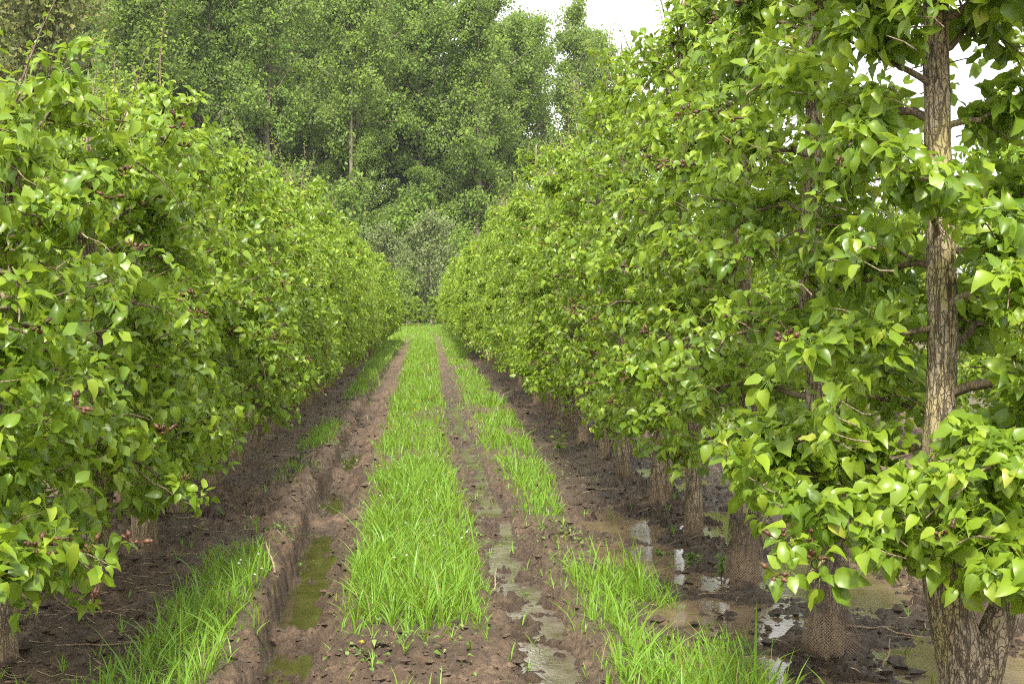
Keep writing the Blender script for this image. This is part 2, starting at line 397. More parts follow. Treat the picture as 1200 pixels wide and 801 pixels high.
    wet = inw * (1 - sstep(0.0, 0.055, h - lv)) * sstep(45, 25, y)
    wet = np.maximum(wet, 0.9 * zone * sstep(.36, .52, fbm(x * 2.2, y * 2.0, 61, 3)))
    wet = np.maximum(wet, .45 * sstep(.4, .62, fbm(x * 3.1, y * 2.7, 65, 4)) * sstep(60, 30, y) * (1 - t))
    wet = np.maximum(wet, 0.5 * rowm * sstep(.45, .65, fbm(x * 1.7, y * 1.1, 63, 3)) * near)
    far = (np.abs(x) > 8) | (y > 112)
    h = np.where(far, 0.02 * (fbm(x * .2, y * .2, 2, 2) - .5), h)
    return h, np.clip(wet, 0, 1), t

def axis(fine, lo, hi, ratio=1.16, step0=None):
    out = list(fine); s = step0 or (fine[1] - fine[0]); v = fine[0]; pre = []
    while v > lo: s *= ratio; v -= s; pre.append(v)
    s = step0 or (fine[-1] - fine[-2]); v = fine[-1]; post = []
    while v < hi: s *= ratio; v += s; post.append(v)
    return np.array(pre[::-1] + out + post)

xs = axis(np.arange(-2.55, 3.1, 0.017), -320, 320, 1.22)
yf = [4.4]
while yf[-1] < 62: yf.append(yf[-1] + min(0.00050 * yf[-1] ** 2 + 0.002, 0.22))
ys = axis(yf, -70, 420, 1.22)
GX, GY = np.meshgrid(xs, ys)
H, WET, TURF = ground_parts(GX, GY)
nx, ny = len(xs), len(ys)
def gz(x, y):
    i = np.clip(np.searchsorted(xs, x) - 1, 0, nx - 2); j = np.clip(np.searchsorted(ys, y) - 1, 0, ny - 2)
    fx = (x - xs[i]) / (xs[i + 1] - xs[i]); fy = (y - ys[j]) / (ys[j + 1] - ys[j])
    return (H[j, i] * (1 - fx) + H[j, i + 1] * fx) * (1 - fy) + (H[j + 1, i] * (1 - fx) + H[j + 1, i + 1] * fx) * fy
idx = np.arange(nx * ny).reshape(ny, nx)
F = np.stack([idx[:-1, :-1], idx[:-1, 1:], idx[1:, 1:], idx[1:, :-1]], -1).reshape(-1, 4)
ground = obj('ground', mesh_from('ground', np.stack([GX, GY, H], -1).reshape(-1, 3), [F], M_MUD, True,
             {'wet': WET.ravel(), 'turf': TURF.ravel()}))
tag(ground, 'brown muddy orchard soil with two tractor ruts', None, None, 'structure')

def water_strip(x0, x1, y0, y1, z, mat, label):
    yy = np.linspace(y0, y1, 40); cx = (x0(yy), x1(yy))
    V = np.concatenate([np.stack([cx[0], yy, yy * 0 + z], -1), np.stack([cx[1], yy, yy * 0 + z], -1)])
    i = np.arange(39); Fq = np.stack([i, i + 40, i + 41, i + 1], -1)
    tag(obj('water', mesh_from('water', V, [Fq], mat, False)), label, None, None, 'structure')
water_strip(lambda y: rut_left(y) - .21, lambda y: rut_left(y) + .17, 3, 18, -0.203, M_WATER_G, 'olive green water standing in the deep wheel rut')
water_strip(lambda y: rut_right(y) - .17, lambda y: rut_right(y) + .17, 3, 26, -0.067, M_WATER_R, 'thin grey water running along the shallow wheel rut')
water_strip(lambda y: y * 0 + 1.0, lambda y: y * 0 + 3.6, 3, 16, -0.036, M_WATER_B, 'brown puddles around the netted pear trunks')

# ------------------------------------------------------------------ tubes (trunks, limbs, twigs)
class Tubes:
    def __init__(s): s.V = []; s.Q = []; s.T = []; s.n = 0
    def add(s, pts, rad, sides=6, bumpy=0.0, seed=0):
        pts = np.asarray(pts, float); rad = np.asarray(rad, float); m = len(pts)
        t = np.gradient(pts, axis=0); t = unit(t)
        ref = np.array([0.0, 1.0, 0.0]) if abs(t[0][1]) < 0.9 else np.array([1.0, 0, 0])
        a = np.zeros_like(pts); b = np.zeros_like(pts); prev = ref
        for i in range(m):
            u = prev - t[i] * np.dot(prev, t[i]); u /= np.linalg.norm(u) + 1e-9
            a[i] = u; b[i] = np.cross(t[i], u); prev = u
        th = np.arange(sides) / sides * 2 * math.pi
        rr = np.repeat(rad[:, None], sides, 1)
        if bumpy:
            s_len = np.concatenate([[0], np.cumsum(np.linalg.norm(np.diff(pts, axis=0), axis=1))])
            U, W = np.meshgrid(np.stack([np.cos(th), np.sin(th)]).sum(0) * 0 + np.arange(sides), s_len)
            def per(fu, fv, sd):   # noise that closes round the tube
                n1 = fbm(U / sides * fu, W * fv, sd, 3); n2 = fbm((U - sides) / sides * fu, W * fv, sd, 3); w = U / sides
                return n1 * (1 - w) + n2 * w
            rr = rr * (1 + bumpy * (per(4, 4, seed) - .5) * 1.6 + bumpy * 1.1 * (np.abs(per(12, 11, seed + 3) - .5) * 2 - .3))
        ring = pts[:, None] + rr[..., None] * (np.cos(th)[None, :, None] * a[:, None] + np.sin(th)[None, :, None] * b[:, None])
        s.V.append(ring.reshape(-1, 3))
        i = np.arange(m - 1)[:, None] * sides; j = np.arange(sides)[None]; j2 = (j + 1) % sides
        s.Q.append((np.stack([i + j, i + j2, i + sides + j2, i + sides + j], -1) + s.n).reshape(-1, 4))
        s.V.append(pts[-1:] + t[-1:] * rad[-1]); tip = s.n + m * sides; base = s.n + (m - 1) * sides
        s.T.append(np.stack([base + np.arange(sides), base + (np.arange(sides) + 1) % sides, np.full(sides, tip)], -1))
        s.n += m * sides + 1
    def mesh(s, name, mat): return mesh_from(name, np.concatenate(s.V), [np.concatenate(s.Q), np.concatenate(s.T)], mat)

def smooth_path(ctrl, n):
    ctrl = np.asarray(ctrl, float); m = len(ctrl)
    d = np.linspace(0, m - 1, n); out = []
    P = np.vstack([2 * ctrl[0] - ctrl[1], ctrl, 2 * ctrl[-1] - ctrl[-2]])
    for v in d:
        i = min(int(v), m - 2); f = v - i; p0, p1, p2, p3 = P[i], P[i + 1], P[i + 2], P[i + 3]
        out.append(0.5 * (2 * p1 + (p2 - p0) * f + (2 * p0 - 5 * p1 + 4 * p2 - p3) * f * f + (3 * p1 - p0 - 3 * p2 + p3) * f ** 3))
    return np.array(out)

# ------------------------------------------------------------------ leaf shapes
def leaf_template(kind, var=0):
    r = random.Random(100 + var)
    if kind == 'fine':
        ts = [.10, .30, .55, .80]; ws = [.20, .325, .325, .185]
        fold = [.30, .50, .12, .70, .40][var % 5]; curl = [.28, .55, .12, .42, .80][var % 5]; tw = [.12, -.18, .22, -.06, 0][var % 5]
        V = [(0, 0, 0)]; mid = [1]
        for q, (t, w) in enumerate(zip(ts, ws)):
            z = -curl * t * t; yy = t - .10 * curl * t * t
            w1 = .07 * math.sin(q * 2.3 + var * 1.7); w2 = .07 * math.sin(q * 2.1 + var * 2.9 + 1)
            V += [(-w, yy, z + fold * w + w1 + tw * t * w * 2), (0.0, yy, z), (w, yy, z + fold * w + w2 - tw * t * w * 2)]; mid += [0, 1, 0]
        V.append((r.uniform(-.05, .05), 1.02 - .14 * curl, -curl * 1.08)); mid.append(1)
        T = [(0, 2, 1), (0, 3, 2), (10, 11, 13), (11, 12, 13)]
        Q = [(1, 2, 5, 4), (2, 3, 6, 5), (4, 5, 8, 7), (5, 6, 9, 8), (7, 8, 11, 10), (8, 9, 12, 11)]
        b = len(V); V += [(-.014, -.5, -.10), (.014, -.5, -.10), (.012, .03, 0.004), (-.012, .03, 0.004)]; mid += [1] * 4
        Q += [(b, b + 1, b + 2, b + 3)]
    elif kind == 'half':
        fold = [.35, .55, .15, .75, .45][var % 5]; curl = [.25, .55, .10, .38, .75][var % 5]
        V = [(0, 0, 0)]; mid = [1]
        for q, (t, w) in enumerate(zip([.2, .62], [.29, .30])):
            z = -curl * t * t; wv = .06 * math.sin(q * 2.3 + var * 1.7)
            V += [(-w, t, z + fold * w + wv), (0.0, t, z), (w, t, z + fold * w - wv)]; mid += [0, 1, 0]
        V.append((0, 1.0 - .12 * curl, -curl * 1.05)); mid.append(1)
        T = [(0, 2, 1), (0, 3, 2), (4, 5, 7), (5, 6, 7)]; Q = [(1, 2, 5, 4), (2, 3, 6, 5)]
    elif kind == 'mid':
        fold = [.4, .6, .2, .8, .5][var % 5]; curl = [.3, .6, .45, .2, .8][var % 5]
        V = [(0, 0, 0), (-.32, .4, fold * .32 - curl * .16), (0, .42, -curl * .17), (.32, .4, fold * .32 - curl * .16), (0, 1, -curl * .95)]
        mid = [0] * 5; T = [(0, 2, 1), (0, 3, 2), (1, 2, 4), (2, 3, 4)]; Q = []
    else:
        V = [(0, 0, 0), (-.36, .5, .10), (0, 1, -.25), (.36, .5, .10)]; mid = [0] * 4; T = [(0, 3, 2), (0, 2, 1)]; Q = []
    return np.array(V, float), np.array(T, np.int32).reshape(-1, 3), np.array(Q, np.int32).reshape(-1, 4), np.array(mid, float)

class Leaves:
    """pos, dir, nrm, size arrays"""
    def __init__(s, pos, d, n, size):
        s.pos = pos; s.dir = unit(d); n = n - s.dir * (n * s.dir).sum(-1, keepdims=True); s.nrm = unit(n)
        s.side = np.cross(s.dir, s.nrm); s.size = size
    def sub(s, m): 
        o = Leaves.__new__(Leaves)
        for k in ('pos', 'dir', 'nrm', 'side', 'size'): setattr(o, k, getattr(s, k)[m])
        if hasattr(s, 'var'): o.var = s.var[m]
        return o
    def mesh(s, name, kind, mat, nvar):
        VV = []; TT = []; QQ = []; MM = []; base = 0
        if not hasattr(s, 'var'): s.var = np.arange(len(s.pos)) % nvar
        for v in range(nvar):
            k = s.var == v; m = k.sum()
            if not m: continue
            tv, tt, tq, mid = leaf_template(kind, v); nv = len(tv)
            P = s.pos[k][:, None] + s.size[k][:, None, None] * (tv[None, :, :1] * s.side[k][:, None] + tv[None, :, 1:2] * s.dir[k][:, None] + tv[None, :, 2:] * s.nrm[k][:, None])
            off = base + np.arange(m)[:, None, None] * nv
            VV.append(P.reshape(-1, 3)); MM.append(np.tile(mid, m))
            if len(tt): TT.append((tt[None] + off).reshape(-1, 3))
            if len(tq): QQ.append((tq[None] + off).reshape(-1, 4))
            base += m * nv
        Fs = []
        if TT: Fs.append(np.concatenate(TT))
        if QQ: Fs.append(np.concatenate(QQ))
        return mesh_from(name, np.concatenate(VV), Fs, mat, True, {'mid': np.concatenate(MM)} if kind in ('fine', 'half') else None)

# ------------------------------------------------------------------ pear tree
def pear_tree(seed, Ht, profile, n_br=26, leader=None, detail=2, spur_step=0.037, extra_limbs=(), low=0.55, sizes=(0.053, 0.014), skip=None, rt=0.075, boughs=(), zmin=.42, fill=170):
    g = np.random.default_rng(seed)
    if leader is None:
        w = np.cumsum(g.normal(0, .03, (6, 2)), 0)
        leader = [(0, 0, -.15), (w[0, 0] * .4, w[0, 1] * .4, .3)] + [(w[i, 0], w[i, 1], .3 + (Ht - .35) * i / 5) for i in range(1, 6)]
        k = g.uniform(.85, 1.2)
        rad = np.array([.092, .072, .056, .048, .038, .027, .010]) * k * rt / .075
    else:
        leader, rad = leader
    n = 110 if detail == 2 else 26
    path = smooth_path(leader, n); rads = np.interp(np.linspace(0, len(rad) - 1, n), np.arange(len(rad)), rad)
    tr = Tubes(); tr.add(path, rads, 28 if detail == 2 else 8, 0.16 if detail else 0.0, seed)
    lb = Tubes()
    for ep, er in extra_limbs:
        q = smooth_path(ep, 40); tr.add(q, np.interp(np.linspace(0, len(er) - 1, 40), np.arange(len(er)), er), 18, 0.16, seed + 5)
    stems = []                                      # polylines that carry spurs
    def limb(p0, az, el, L, r0, sag, depth):
        m = 9 if depth == 0 else 6
        t = np.linspace(0, 1, m)[:, None]
        d = np.array([math.cos(az) * math.cos(el), math.sin(az) * math.cos(el), math.sin(el)])
        sd = np.array([-math.sin(az), math.cos(az), 0])
        pts = p0 + d * L * t + np.array([0, 0, -1.0]) * sag * L * t ** 2 + sd * L * .12 * g.normal() * np.sin(t * 3.1) + np.cumsum(g.normal(0, .012, (m, 3)), 0) * (t > 0)
        pts[:, 2] = np.maximum(pts[:, 2], .36)
        lb.add(pts, np.linspace(r0, max(r0 * .3, .0022), m), (6 if depth == 0 else 4) if detail == 2 else 3)
        stems.append((pts, L, depth)); return pts
    zs = low + (Ht - .25 - low) * (np.arange(n_br) + g.uniform(-.4, .4, n_br)) / n_br
    az0 = g.uniform(0, 6.28)
    for i, z in enumerate(zs):
        az = az0 + i * 2.4 + g.normal(0, .35)
        j = int(np.argmin(np.abs(path[:, 2] - z))); p0 = path[j]
        W = np.interp(z, *profile) * g.uniform(.72, 1.12)
        along = abs(math.sin(az)); L = W * (1 + (.30 if z < 2.3 else .05) * along)
        hi = (z - low) / (Ht - low)
        el = g.uniform(.05, .45) + .55 * hi; sag = g.uniform(.2, .55) * (1 - .75 * hi)
        pts = limb(p0, az, el, L * 1.02, .017 * (1 - .45 * hi) * g.uniform(.8, 1.25), sag, 0)
        for q in range(int(g.integers(3, 6))):
            t = g.uniform(.28, .98); pj = pts[int(t * 8)]
            limb(pj, az + g.choice([-1, 1]) * g.uniform(.5, 1.4), g.uniform(-.25, .75), g.uniform(.16, .36) * (.6 + .5 * W / .6), .007, g.uniform(.1, .5), 1)
    for z, az, el, L, sag in boughs:
        p0 = path[int(np.argmin(np.abs(path[:, 2] - z)))]
        pts = limb(p0, az, el, L, .016, sag, 0)
        for q in range(5):
            pj = pts[int(g.uniform(.3, .98) * 8)]
            limb(pj, az + g.choice([-1, 1]) * g.uniform(.5, 1.4), g.uniform(-.35, .6), g.uniform(.18, .36), .007, g.uniform(.1, .5), 1)
    # upright shoots on top and along the flanks
    shoots = []
    for i in range(11):
        j = int(g.uniform(.70, 1.0) * (n - 1)); p0 = path[j] + np.append(g.normal(0, .10, 2), 0); L = g.uniform(.2, .7)
        m = 6; t = np.linspace(0, 1, m)[:, None]
        pts = p0 + np.array([g.normal(0, .22), g.normal(0, .22), 1]) * L * t + np.cumsum(g.normal(0, .008, (m, 3)), 0)
        lb.add(pts, np.linspace(.006, .0018, m), 4); shoots.append((pts, L))
    pos, drc, nrm, siz, spurs = [], [], [], [], []
    axis0 = path.mean(0)
    for pts, L, depth in stems:
        a, b = (.22, 1.0) if depth == 0 else (.05, 1.0)
        m = max(3, int(L * (b - a) / spur_step))
        t = np.sort(g.uniform(a, b, m)) ; t[-1] = 1.0
        f = t * (len(pts) - 1); i0 = np.minimum(f.astype(int), len(pts) - 2)
        c = pts[i0] + (pts[i0 + 1] - pts[i0]) * (f - i0)[:, None]
        tang = unit(pts[i0 + 1] - pts[i0])
        rv = unit(g.normal(0, 1, (m, 3)) + np.array([0, 0, .5])); rv = unit(rv - tang * (rv * tang).sum(-1, keepdims=True) * .7)
        outw = unit(np.stack([c[:, 0] - axis0[0], c[:, 1] - axis0[1], np.zeros(m)], -1))
        ax = unit(rv + .55 * outw + np.array([0, 0, .35]))
        c = c + ax * g.uniform(.01, .09, (m, 1))
        for q in range(m):
            nl = int(g.integers(6, 10)); aq = ax[q]
            ph = g.uniform(0, 6.28) + np.arange(nl) * 2.4 + g.normal(0, .3, nl)
            u = unit(np.cross(aq, [0.3, 0.2, 1])); v = np.cross(aq, u)
            spread = g.uniform(.6, 1.45, nl)
            rd = np.cos(ph)[:, None] * u + np.sin(ph)[:, None] * v
            pet = unit(aq * np.cos(spread)[:, None] + rd * np.sin(spread)[:, None])
            s = np.clip(g.normal(sizes[0], sizes[1], nl), .025, .10)
            drop = g.uniform(-.1, .95, nl)[:, None]
            d = unit(pet + np.array([0, 0, -1]) * drop)
            nn = aq * .6 + np.array([0, 0, .75]) + outw[q] * .45 + g.normal(0, .55, (nl, 3))
            pos.append(c[q] + pet * s[:, None] * .5); drc.append(d); nrm.append(nn); siz.append(s)
            spurs.append(c[q])
    nf = fill
    fz = g.uniform(max(zmin + .12, .55), Ht - .8, nf); fs = g.choice([-1.0, 1.0], nf); fw = np.interp(fz, *profile) * g.uniform(.55, 1.0, nf)
    fy = g.uniform(-.82, .82, nf); tx = np.interp(fz, path[:, 2], path[:, 0]); ty = np.interp(fz, path[:, 2], path[:, 1])
    for q in range(nf):
        c = np.array([tx[q] + fs[q] * fw[q], ty[q] + fy[q], fz[q]]); aq = unit(np.array([fs[q] * .8, g.normal(0, .5), g.uniform(0, .9)]))
        base = c - aq * .05 - np.array([fs[q] * g.uniform(.03, .07), g.normal(0, .02), .02])
        if detail: lb.add(np.array([base, (base + c) / 2 + g.normal(0, .012, 3), c]), [.0035, .0026, .0015], 3)
        nl = int(g.integers(6, 10)); ph = g.uniform(0, 6.28) + np.arange(nl) * 2.4
        u = unit(np.cross(aq, [0.3, 0.2, 1])); v = np.cross(aq, u); spread = g.uniform(.6, 1.45, nl)
        pet = unit(aq * np.cos(spread)[:, None] + (np.cos(ph)[:, None] * u + np.sin(ph)[:, None] * v) * np.sin(spread)[:, None])
        s = np.clip(g.normal(sizes[0], sizes[1], nl), .025, .10)
        pos.append(c + pet * s[:, None] * .5); drc.append(unit(pet + np.array([0, 0, -1]) * g.uniform(-.1, .95, nl)[:, None]))
        nrm.append(aq * .7 + np.array([0, 0, .7]) + g.normal(0, .5, (nl, 3))); siz.append(s)
    for pts, L in shoots:
        m = int(L / .028); t = np.linspace(.1, 1, m); f = t * (len(pts) - 1); i0 = np.minimum(f.astype(int), len(pts) - 2)
        c = pts[i0] + (pts[i0 + 1] - pts[i0]) * (f - i0)[:, None]
        ph = np.arange(m) * 2.4; rd = np.stack([np.cos(ph), np.sin(ph), np.full(m, .35) + .9 * (t > .85)], -1)
        s = np.clip(sizes[0] * (1.05 - .55 * t) * g.uniform(.8, 1.2, m), .025, .1)
        pos.append(c + unit(rd) * s[:, None] * .4); drc.append(rd + np.array([0, 0, -.5]) * g.uniform(0, 1, (m, 1)) * (t < .85)[:, None])
        nrm.append(np.array([0, 0, 1.0]) + g.normal(0, .3, (m, 3)) - rd * .2); siz.append(s)
    lv = Leaves(np.concatenate(pos), np.concatenate(drc), np.concatenate(nrm), np.concatenate(siz))
    keep = lv.pos[:, 2] > zmin + .12 * g.random(len(lv.pos))
    if skip is not None: keep &= ~skip(lv.pos)
    lv = lv.sub(keep); lv.var = g.integers(0, 5 if detail == 2 else 3, len(lv.pos))
    return tr, lb, lv, np.array(spurs)

PROF_L = ([.4, .8, 1.4, 2.1, 2.8, 3.3, 3.7], [.44, .62, .65, .58, .45, .30, .15])
PROF_R = ([.4, .8, 1.4, 2.1, 2.8, 3.5, 4.2], [.44, .60, .63, .54, .37, .24, .14])

# young fruit clusters
def fruit_cluster_mesh(var):
    g = np.random.default_rng(300 + var); V = []; Q = []; T = []; tb = Tubes()
    for i in range(int(g.integers(5, 9))):
        a = g.uniform(0, 6.28); d = unit(np.array([math.cos(a) * .8, math.sin(a) * .8, g.uniform(.1, .9)])); L = g.uniform(.025, .04)
        t = np.array([0, .6, .62, .72, .85, .97, 1.0, 1.06])[:, None]
        k = g.uniform(.85, 1.25)
        tb.add(np.array([0, 0, 0]) + d * L * 1.5 * t, np.array([.0012, .0012, .003, .0065, .0075, .0055, .003, .005]) * k, 7)
    return tb.mesh('fruit_cluster', M_FRUIT)
FRUITS = [fruit_cluster_mesh(i) for i in range(4)]
LEAF_MESH = []
for v in range(5):
    tv, tt, tq, mid = leaf_template('fine', v)
    LEAF_MESH.append(mesh_from('leaf', tv, [tt, tq], M_LEAF, True, {'mid': mid}))

# netting sleeve round a trunk foot (two sets of crossing strands)
def net_mesh(seed, path_fn, height, n_str=46):
    g = np.random.default_rng(seed); V = []; F = []; n = 0; m = 30
    z = np.linspace(0.0, height, m)
    for sgn in (1, -1):
        for i in range(n_str):
            th = i / n_str * 2 * math.pi + sgn * z * 9.5
            rr = path_fn(z) * (1 + .28 * np.maximum(0, np.sin(th + 1.2 + seed)) * np.exp(-z * 9) + .07 * np.sin(th * 3 + z * 17 + seed)) + .010 + (0.0012 if sgn > 0 else 0)
            dth = .0015 / rr
            for e in (-1, 1):
                V.append(np.stack([np.cos(th + e * dth) * rr, np.sin(th + e * dth) * rr, z], -1))
            a = n + np.arange(m - 1); F.append(np.stack([a, a + m, a + m + 1, a + 1], -1)); n += 2 * m
    return mesh_from('trunk_net', np.concatenate(V), [np.concatenate(F)], M_NET)

near = []      # dicts of the near trees, leaves picked afterwards
def build_near(name, loc, label, group, **kw):
    tr, lb, lv, sp = pear_tree(detail=2, **kw)
    z0 = float(gz(np.array([loc[0]]), np.array([loc[1]]))[0])
    root = empty(name, (loc[0], loc[1], z0)); tag(root, label, 'pear tree', group)
    obj('trunk', tr.mesh('trunk', M_BARK), root); lo = obj('branchwork', lb.mesh('branchwork', M_TWIG), root); lo['kind'] = 'stuff'
    near.append(dict(root=root, lv=lv, sp=sp, loc=np.array([loc[0], loc[1], z0]), dist=loc[1]))
    return root, lv

GR, GL = 'pear trees of the row on the right of the track', 'pear trees of the row on the left of the track'
R_Y = [4.47, 5.85, 7.45, 8.95, 10.4, 11.95, 13.5]
L_Y = [4.35, 5.8, 7.2, 8.6, 9.9, 11.4, 12.9]
R_LAB = ['pear tree with thick cracked forked trunk cut by the right picture edge',
         'pear tree with dark slim trunk and netted foot, beside the forked pear tree',
         'pear tree with mud-caked netted trunk foot, third in the right row',
         'pear tree with short stump-like foot hidden by hanging leaves, fourth in the right row',
         'pear tree with two pale posts of trunk at its foot, fifth in the right row',
         'pear tree with dark leaning trunk behind the double-trunked one, sixth in right row',
         'pear tree with pale straight trunk standing clear of leaves, seventh in the right row']
L_LAB = ['frontmost pear tree of the left row, its lowest bough hanging into the bottom left corner',
         'second pear tree of the left row, rising to the top left corner',
         'third pear tree of the left row, lower than the spires behind it',
         'fourth pear tree of the left row, brown foot just visible under the leaves',
                  'fifth pear tree of the left row, dark trunk foot showing beside the mud',
         'sixth pear tree of the left row, pale muddy trunk foot flared at the ground',
         'seventh pear tree of the left row, with a tall leafy spire on top']

def bare_trunk(p):      # the leader of the front tree stands bare in two stretches
    q = (np.abs(p[:, 0] + .115 - .40 * p[:, 1]) < .075) & (p[:, 1] < .06)
    z = p[:, 2]
    gap = (z > 2.40) & (z < 2.48) & (np.abs(p[:, 0] + .13 - .40 * p[:, 1]) < .2) & (p[:, 0] < .1)
    return (q & (((z > 1.46) & (z < 1.74)) | ((z > 2.08) & (z < 2.48)))) | gap
# boughs of the front tree that reach out towards the camera
BOUGHS0 = [(.95, -1.75, .25, .8, .5), (1.1, -1.35, .3, .85, .5), (.9, -1.1, .2, .75, .5), (1.15, -.75, .3, .7, .4), (.8, -1.9, .15, .55, .3),
           (1.55, -1.0, .35, .55, .3), (1.85, -.6, .4, .55, .3), (1.0, 2.6, .25, .6, .3), (2.7, -1.5, .5, .6, .3), (2.75, -2.4, .4, .6, .3), (2.6, -.8, .5, .6, .3)]
lead0 = ([(.02, 0, -.2), (.0, 0, .22), (-.07, 0, .52), (-.12, 0, .85), (-.105, 0, 1.45), (-.12, .01, 2.1), (-.145, 0, 2.9), (-.12, .03, 3.5), (-.1, 0, 4.1)],
         np.array([.13, .100, .078, .062, .054, .049, .043, .03, .01]))
limb0 = [([(.02, 0, .10), (.05, -.01, .30), (.13, -.02, .52), (.24, .0, .80), (.36, .06, 1.3), (.42, .1, 1.9)], np.array([.08, .072, .058, .044, .032, .012]))]
for i, y in enumerate(R_Y):
    kw = dict(fill=120, seed=40 + i, Ht=[4.15, 4.0, 4.05, 4.0, 3.95, 4.15, 3.95][i], profile=PROF_R, n_br=[27, 29, 31, 31, 31, 31, 31][i], rt=[.075, .080, .074, .068, .064, .06, .068][i])
    if i == 0: kw.update(leader=lead0, extra_limbs=limb0, skip=bare_trunk, low=.8, sizes=(.057, .015), boughs=BOUGHS0, fill=110, spur_step=.031)
    if i in (1, 2): kw['low'] = .8
    kw['zmin'] = [.46, .54, .50, .44, .44, .44, .44][i]
    if i == 4: kw['extra_limbs'] = [([(.02, -.01, -.1), (.09, -.03, .25), (.10, -.03, .6), (.06, 0, 1.1)], np.array([.05, .045, .04, .03]))]
    x = [RX + .055, RX - .02, RX - .01, RX + .0, RX + .01, RX - .03, RX][i]
    root, lv = build_near('pear_tree', (x, y), R_LAB[i], GR, **kw)
    if i in (1, 2):
        prof = (lambda z: np.interp(z, [0, .05, .11, .18, .30, .6], [.112, .118, .104, .090, .082, .077])) if i == 1 else (lambda z: np.interp(z, [0, .05, .11, .18, .42], [.108, .112, .10, .088, .08]))
        obj('trunk_net', net_mesh(i, prof, .55 if i == 1 else .42), root)
for i, y in enumerate(L_Y):
    kw = dict(seed=80 + i, Ht=[2.25, 2.65, 2.6, 2.95, 3.25, 2.9, 3.2][i], profile=PROF_L, n_br=[22, 25, 26, 28, 30, 29, 31][i], boughs=[(.85, -.55, .05, .75, .3)] if i == 0 else ())
    build_near('pear_tree', (LX + [.02, -.03, .01, .02, -.02, .0, .01][i], y), L_LAB[i], GL, **kw)

# rank the leaves by how large they show (coarse depth-tested splat), the largest 300 of a tree become single parts
TP = np.array([(0, .15, 0), (-.2, .4, 0), (.2, .4, 0), (0, .5, 0), (-.14, .7, 0), (.14, .7, 0), (0, .9, 0)])
allP, allid = [], []
off = 0
for d in near:
    lv = d['lv']; n = len(lv.pos)
    P = d['loc'] + lv.pos[:, None] + lv.size[:, None, None] * (TP[None, :, :1] * lv.side[:, None] + TP[None, :, 1:2] * lv.dir[:, None] + TP[None, :, 2:] * lv.nrm[:, None])
    allP.append(P.reshape(-1, 3)); allid.append(np.repeat(np.arange(off, off + n), len(TP))); d['off'] = off; off += n
allP = np.concatenate(allP); allid = np.concatenate(allid)
px, py, pz = project(allP)
ok = (px > 0) & (px < 1199) & (py > 0) & (py < 800) & (pz > .3)
o = np.argsort(-pz[ok]); buf = np.full(300 * 200, -1)
buf[(py[ok][o] / 4.005).astype(int) * 300 + (px[ok][o] / 4.0).astype(int)] = allid[ok][o]
score = np.bincount(buf[buf >= 0], minlength=off)
for d in near:
    lv = d['lv']; n = len(lv.pos); sc = score[d['off']:d['off'] + n]
    pick = np.argsort(-(sc + lv.size * .1), kind='stable')[:300]
    pick = pick[sc[pick] > 0]
    m = np.zeros(n, bool); m[pick] = True
    for i in pick:
        ob = bpy.data.objects.new('leaf', LEAF_MESH[int(lv.var[i])])
        M3 = np.eye(4); M3[:3, 0] = lv.side[i] * lv.size[i]; M3[:3, 1] = lv.dir[i] * lv.size[i]; M3[:3, 2] = lv.nrm[i] * lv.size[i]; M3[:3, 3] = lv.pos[i]
        link(ob, d['root']); ob.matrix_basis = Matrix(M3.tolist())
    fo = obj('foliage', lv.sub(~m).mesh('foliage', 'fine' if d['dist'] < 5 else 'half' if d['dist'] < 10 else 'mid', M_LEAF, 5), d['root']); fo['kind'] = 'stuff'
    g = np.random.default_rng(int(d['dist'] * 100))
    ppx, ppy, ppz = project(d['loc'] + d['sp'])
    vis = np.where((ppx > 0) & (ppx < 1200) & (ppy > 0) & (ppy < 800))[0]
    if len(vis):
        # outermost spurs towards the lane carry visible clusters
        sgn = -1 if d['loc'][0] > 0 else 1
        w = d['sp'][vis, 0] * sgn - .25 * d['sp'][vis, 1] + g.normal(0, .18, len(vis))
        for i in vis[np.argsort(-w)[:10]]:
            ob = link(bpy.data.objects.new('fruit_cluster', FRUITS[int(g.integers(0, 4))]), d['root'])
            ob.location = d['sp'][i] + np.array([sgn * .05, -.04, .01]); ob.rotation_euler = (g.normal(0, .5), g.normal(0, .5), g.uniform(0, 6.28)); s_ = g.uniform(.75, 1.15); ob.scale = (s_, s_, s_)

# further trees: a few variants, copied along the rows
def variant(seed, Ht, prof, kind, step, zm=.45):
    tr, lb, lv, sp = pear_tree(seed=seed, Ht=Ht, profile=prof, n_br=28, detail=1, spur_step=step, sizes=(.062, .012) if kind == 'mid' else (.09, .018), zmin=zm, low=.62)
    lv.var = lv.var % (3 if kind == 'mid' else 1)
    fm = lv.mesh('foliage', kind, M_LEAF_FAR, 3 if kind == 'mid' else 1)
    return (tr.mesh('trunk', M_BARK), lb.mesh('branchwork', M_TWIG), fm)
VR = [variant(140 + i, 3.95 + .12 * (i % 3 - 1), PROF_R, 'mid', .036, .45) for i in range(3)]
VL = [variant(150 + i, 3.1 + .14 * (i % 3 - 1), PROF_L, 'mid', .036) for i in range(3)]
VF = [variant(160 + i, 3.15 + .12 * (i % 3 - 1), PROF_L, 'far', .060) for i in range(4)]
def place(var, x, y, label, group, flip, s=1.0):
    root = empty('pear_tree', (x, y, float(gz(np.array([x]), np.array([y]))[0]))); tag(root, label, 'pear tree', group)
    root.rotation_euler.z = math.pi * flip + random.uniform(-.25, .25); root.scale = (s, s, s * random.uniform(.95, 1.05))
    obj('trunk', var[0], root); b = obj('branchwork', var[1], root); b['kind'] = 'stuff'; f = obj('foliage', var[2], root); f['kind'] = 'stuff'
ORD = ['eighth', 'ninth', 'tenth', 'eleventh', 'twelfth']
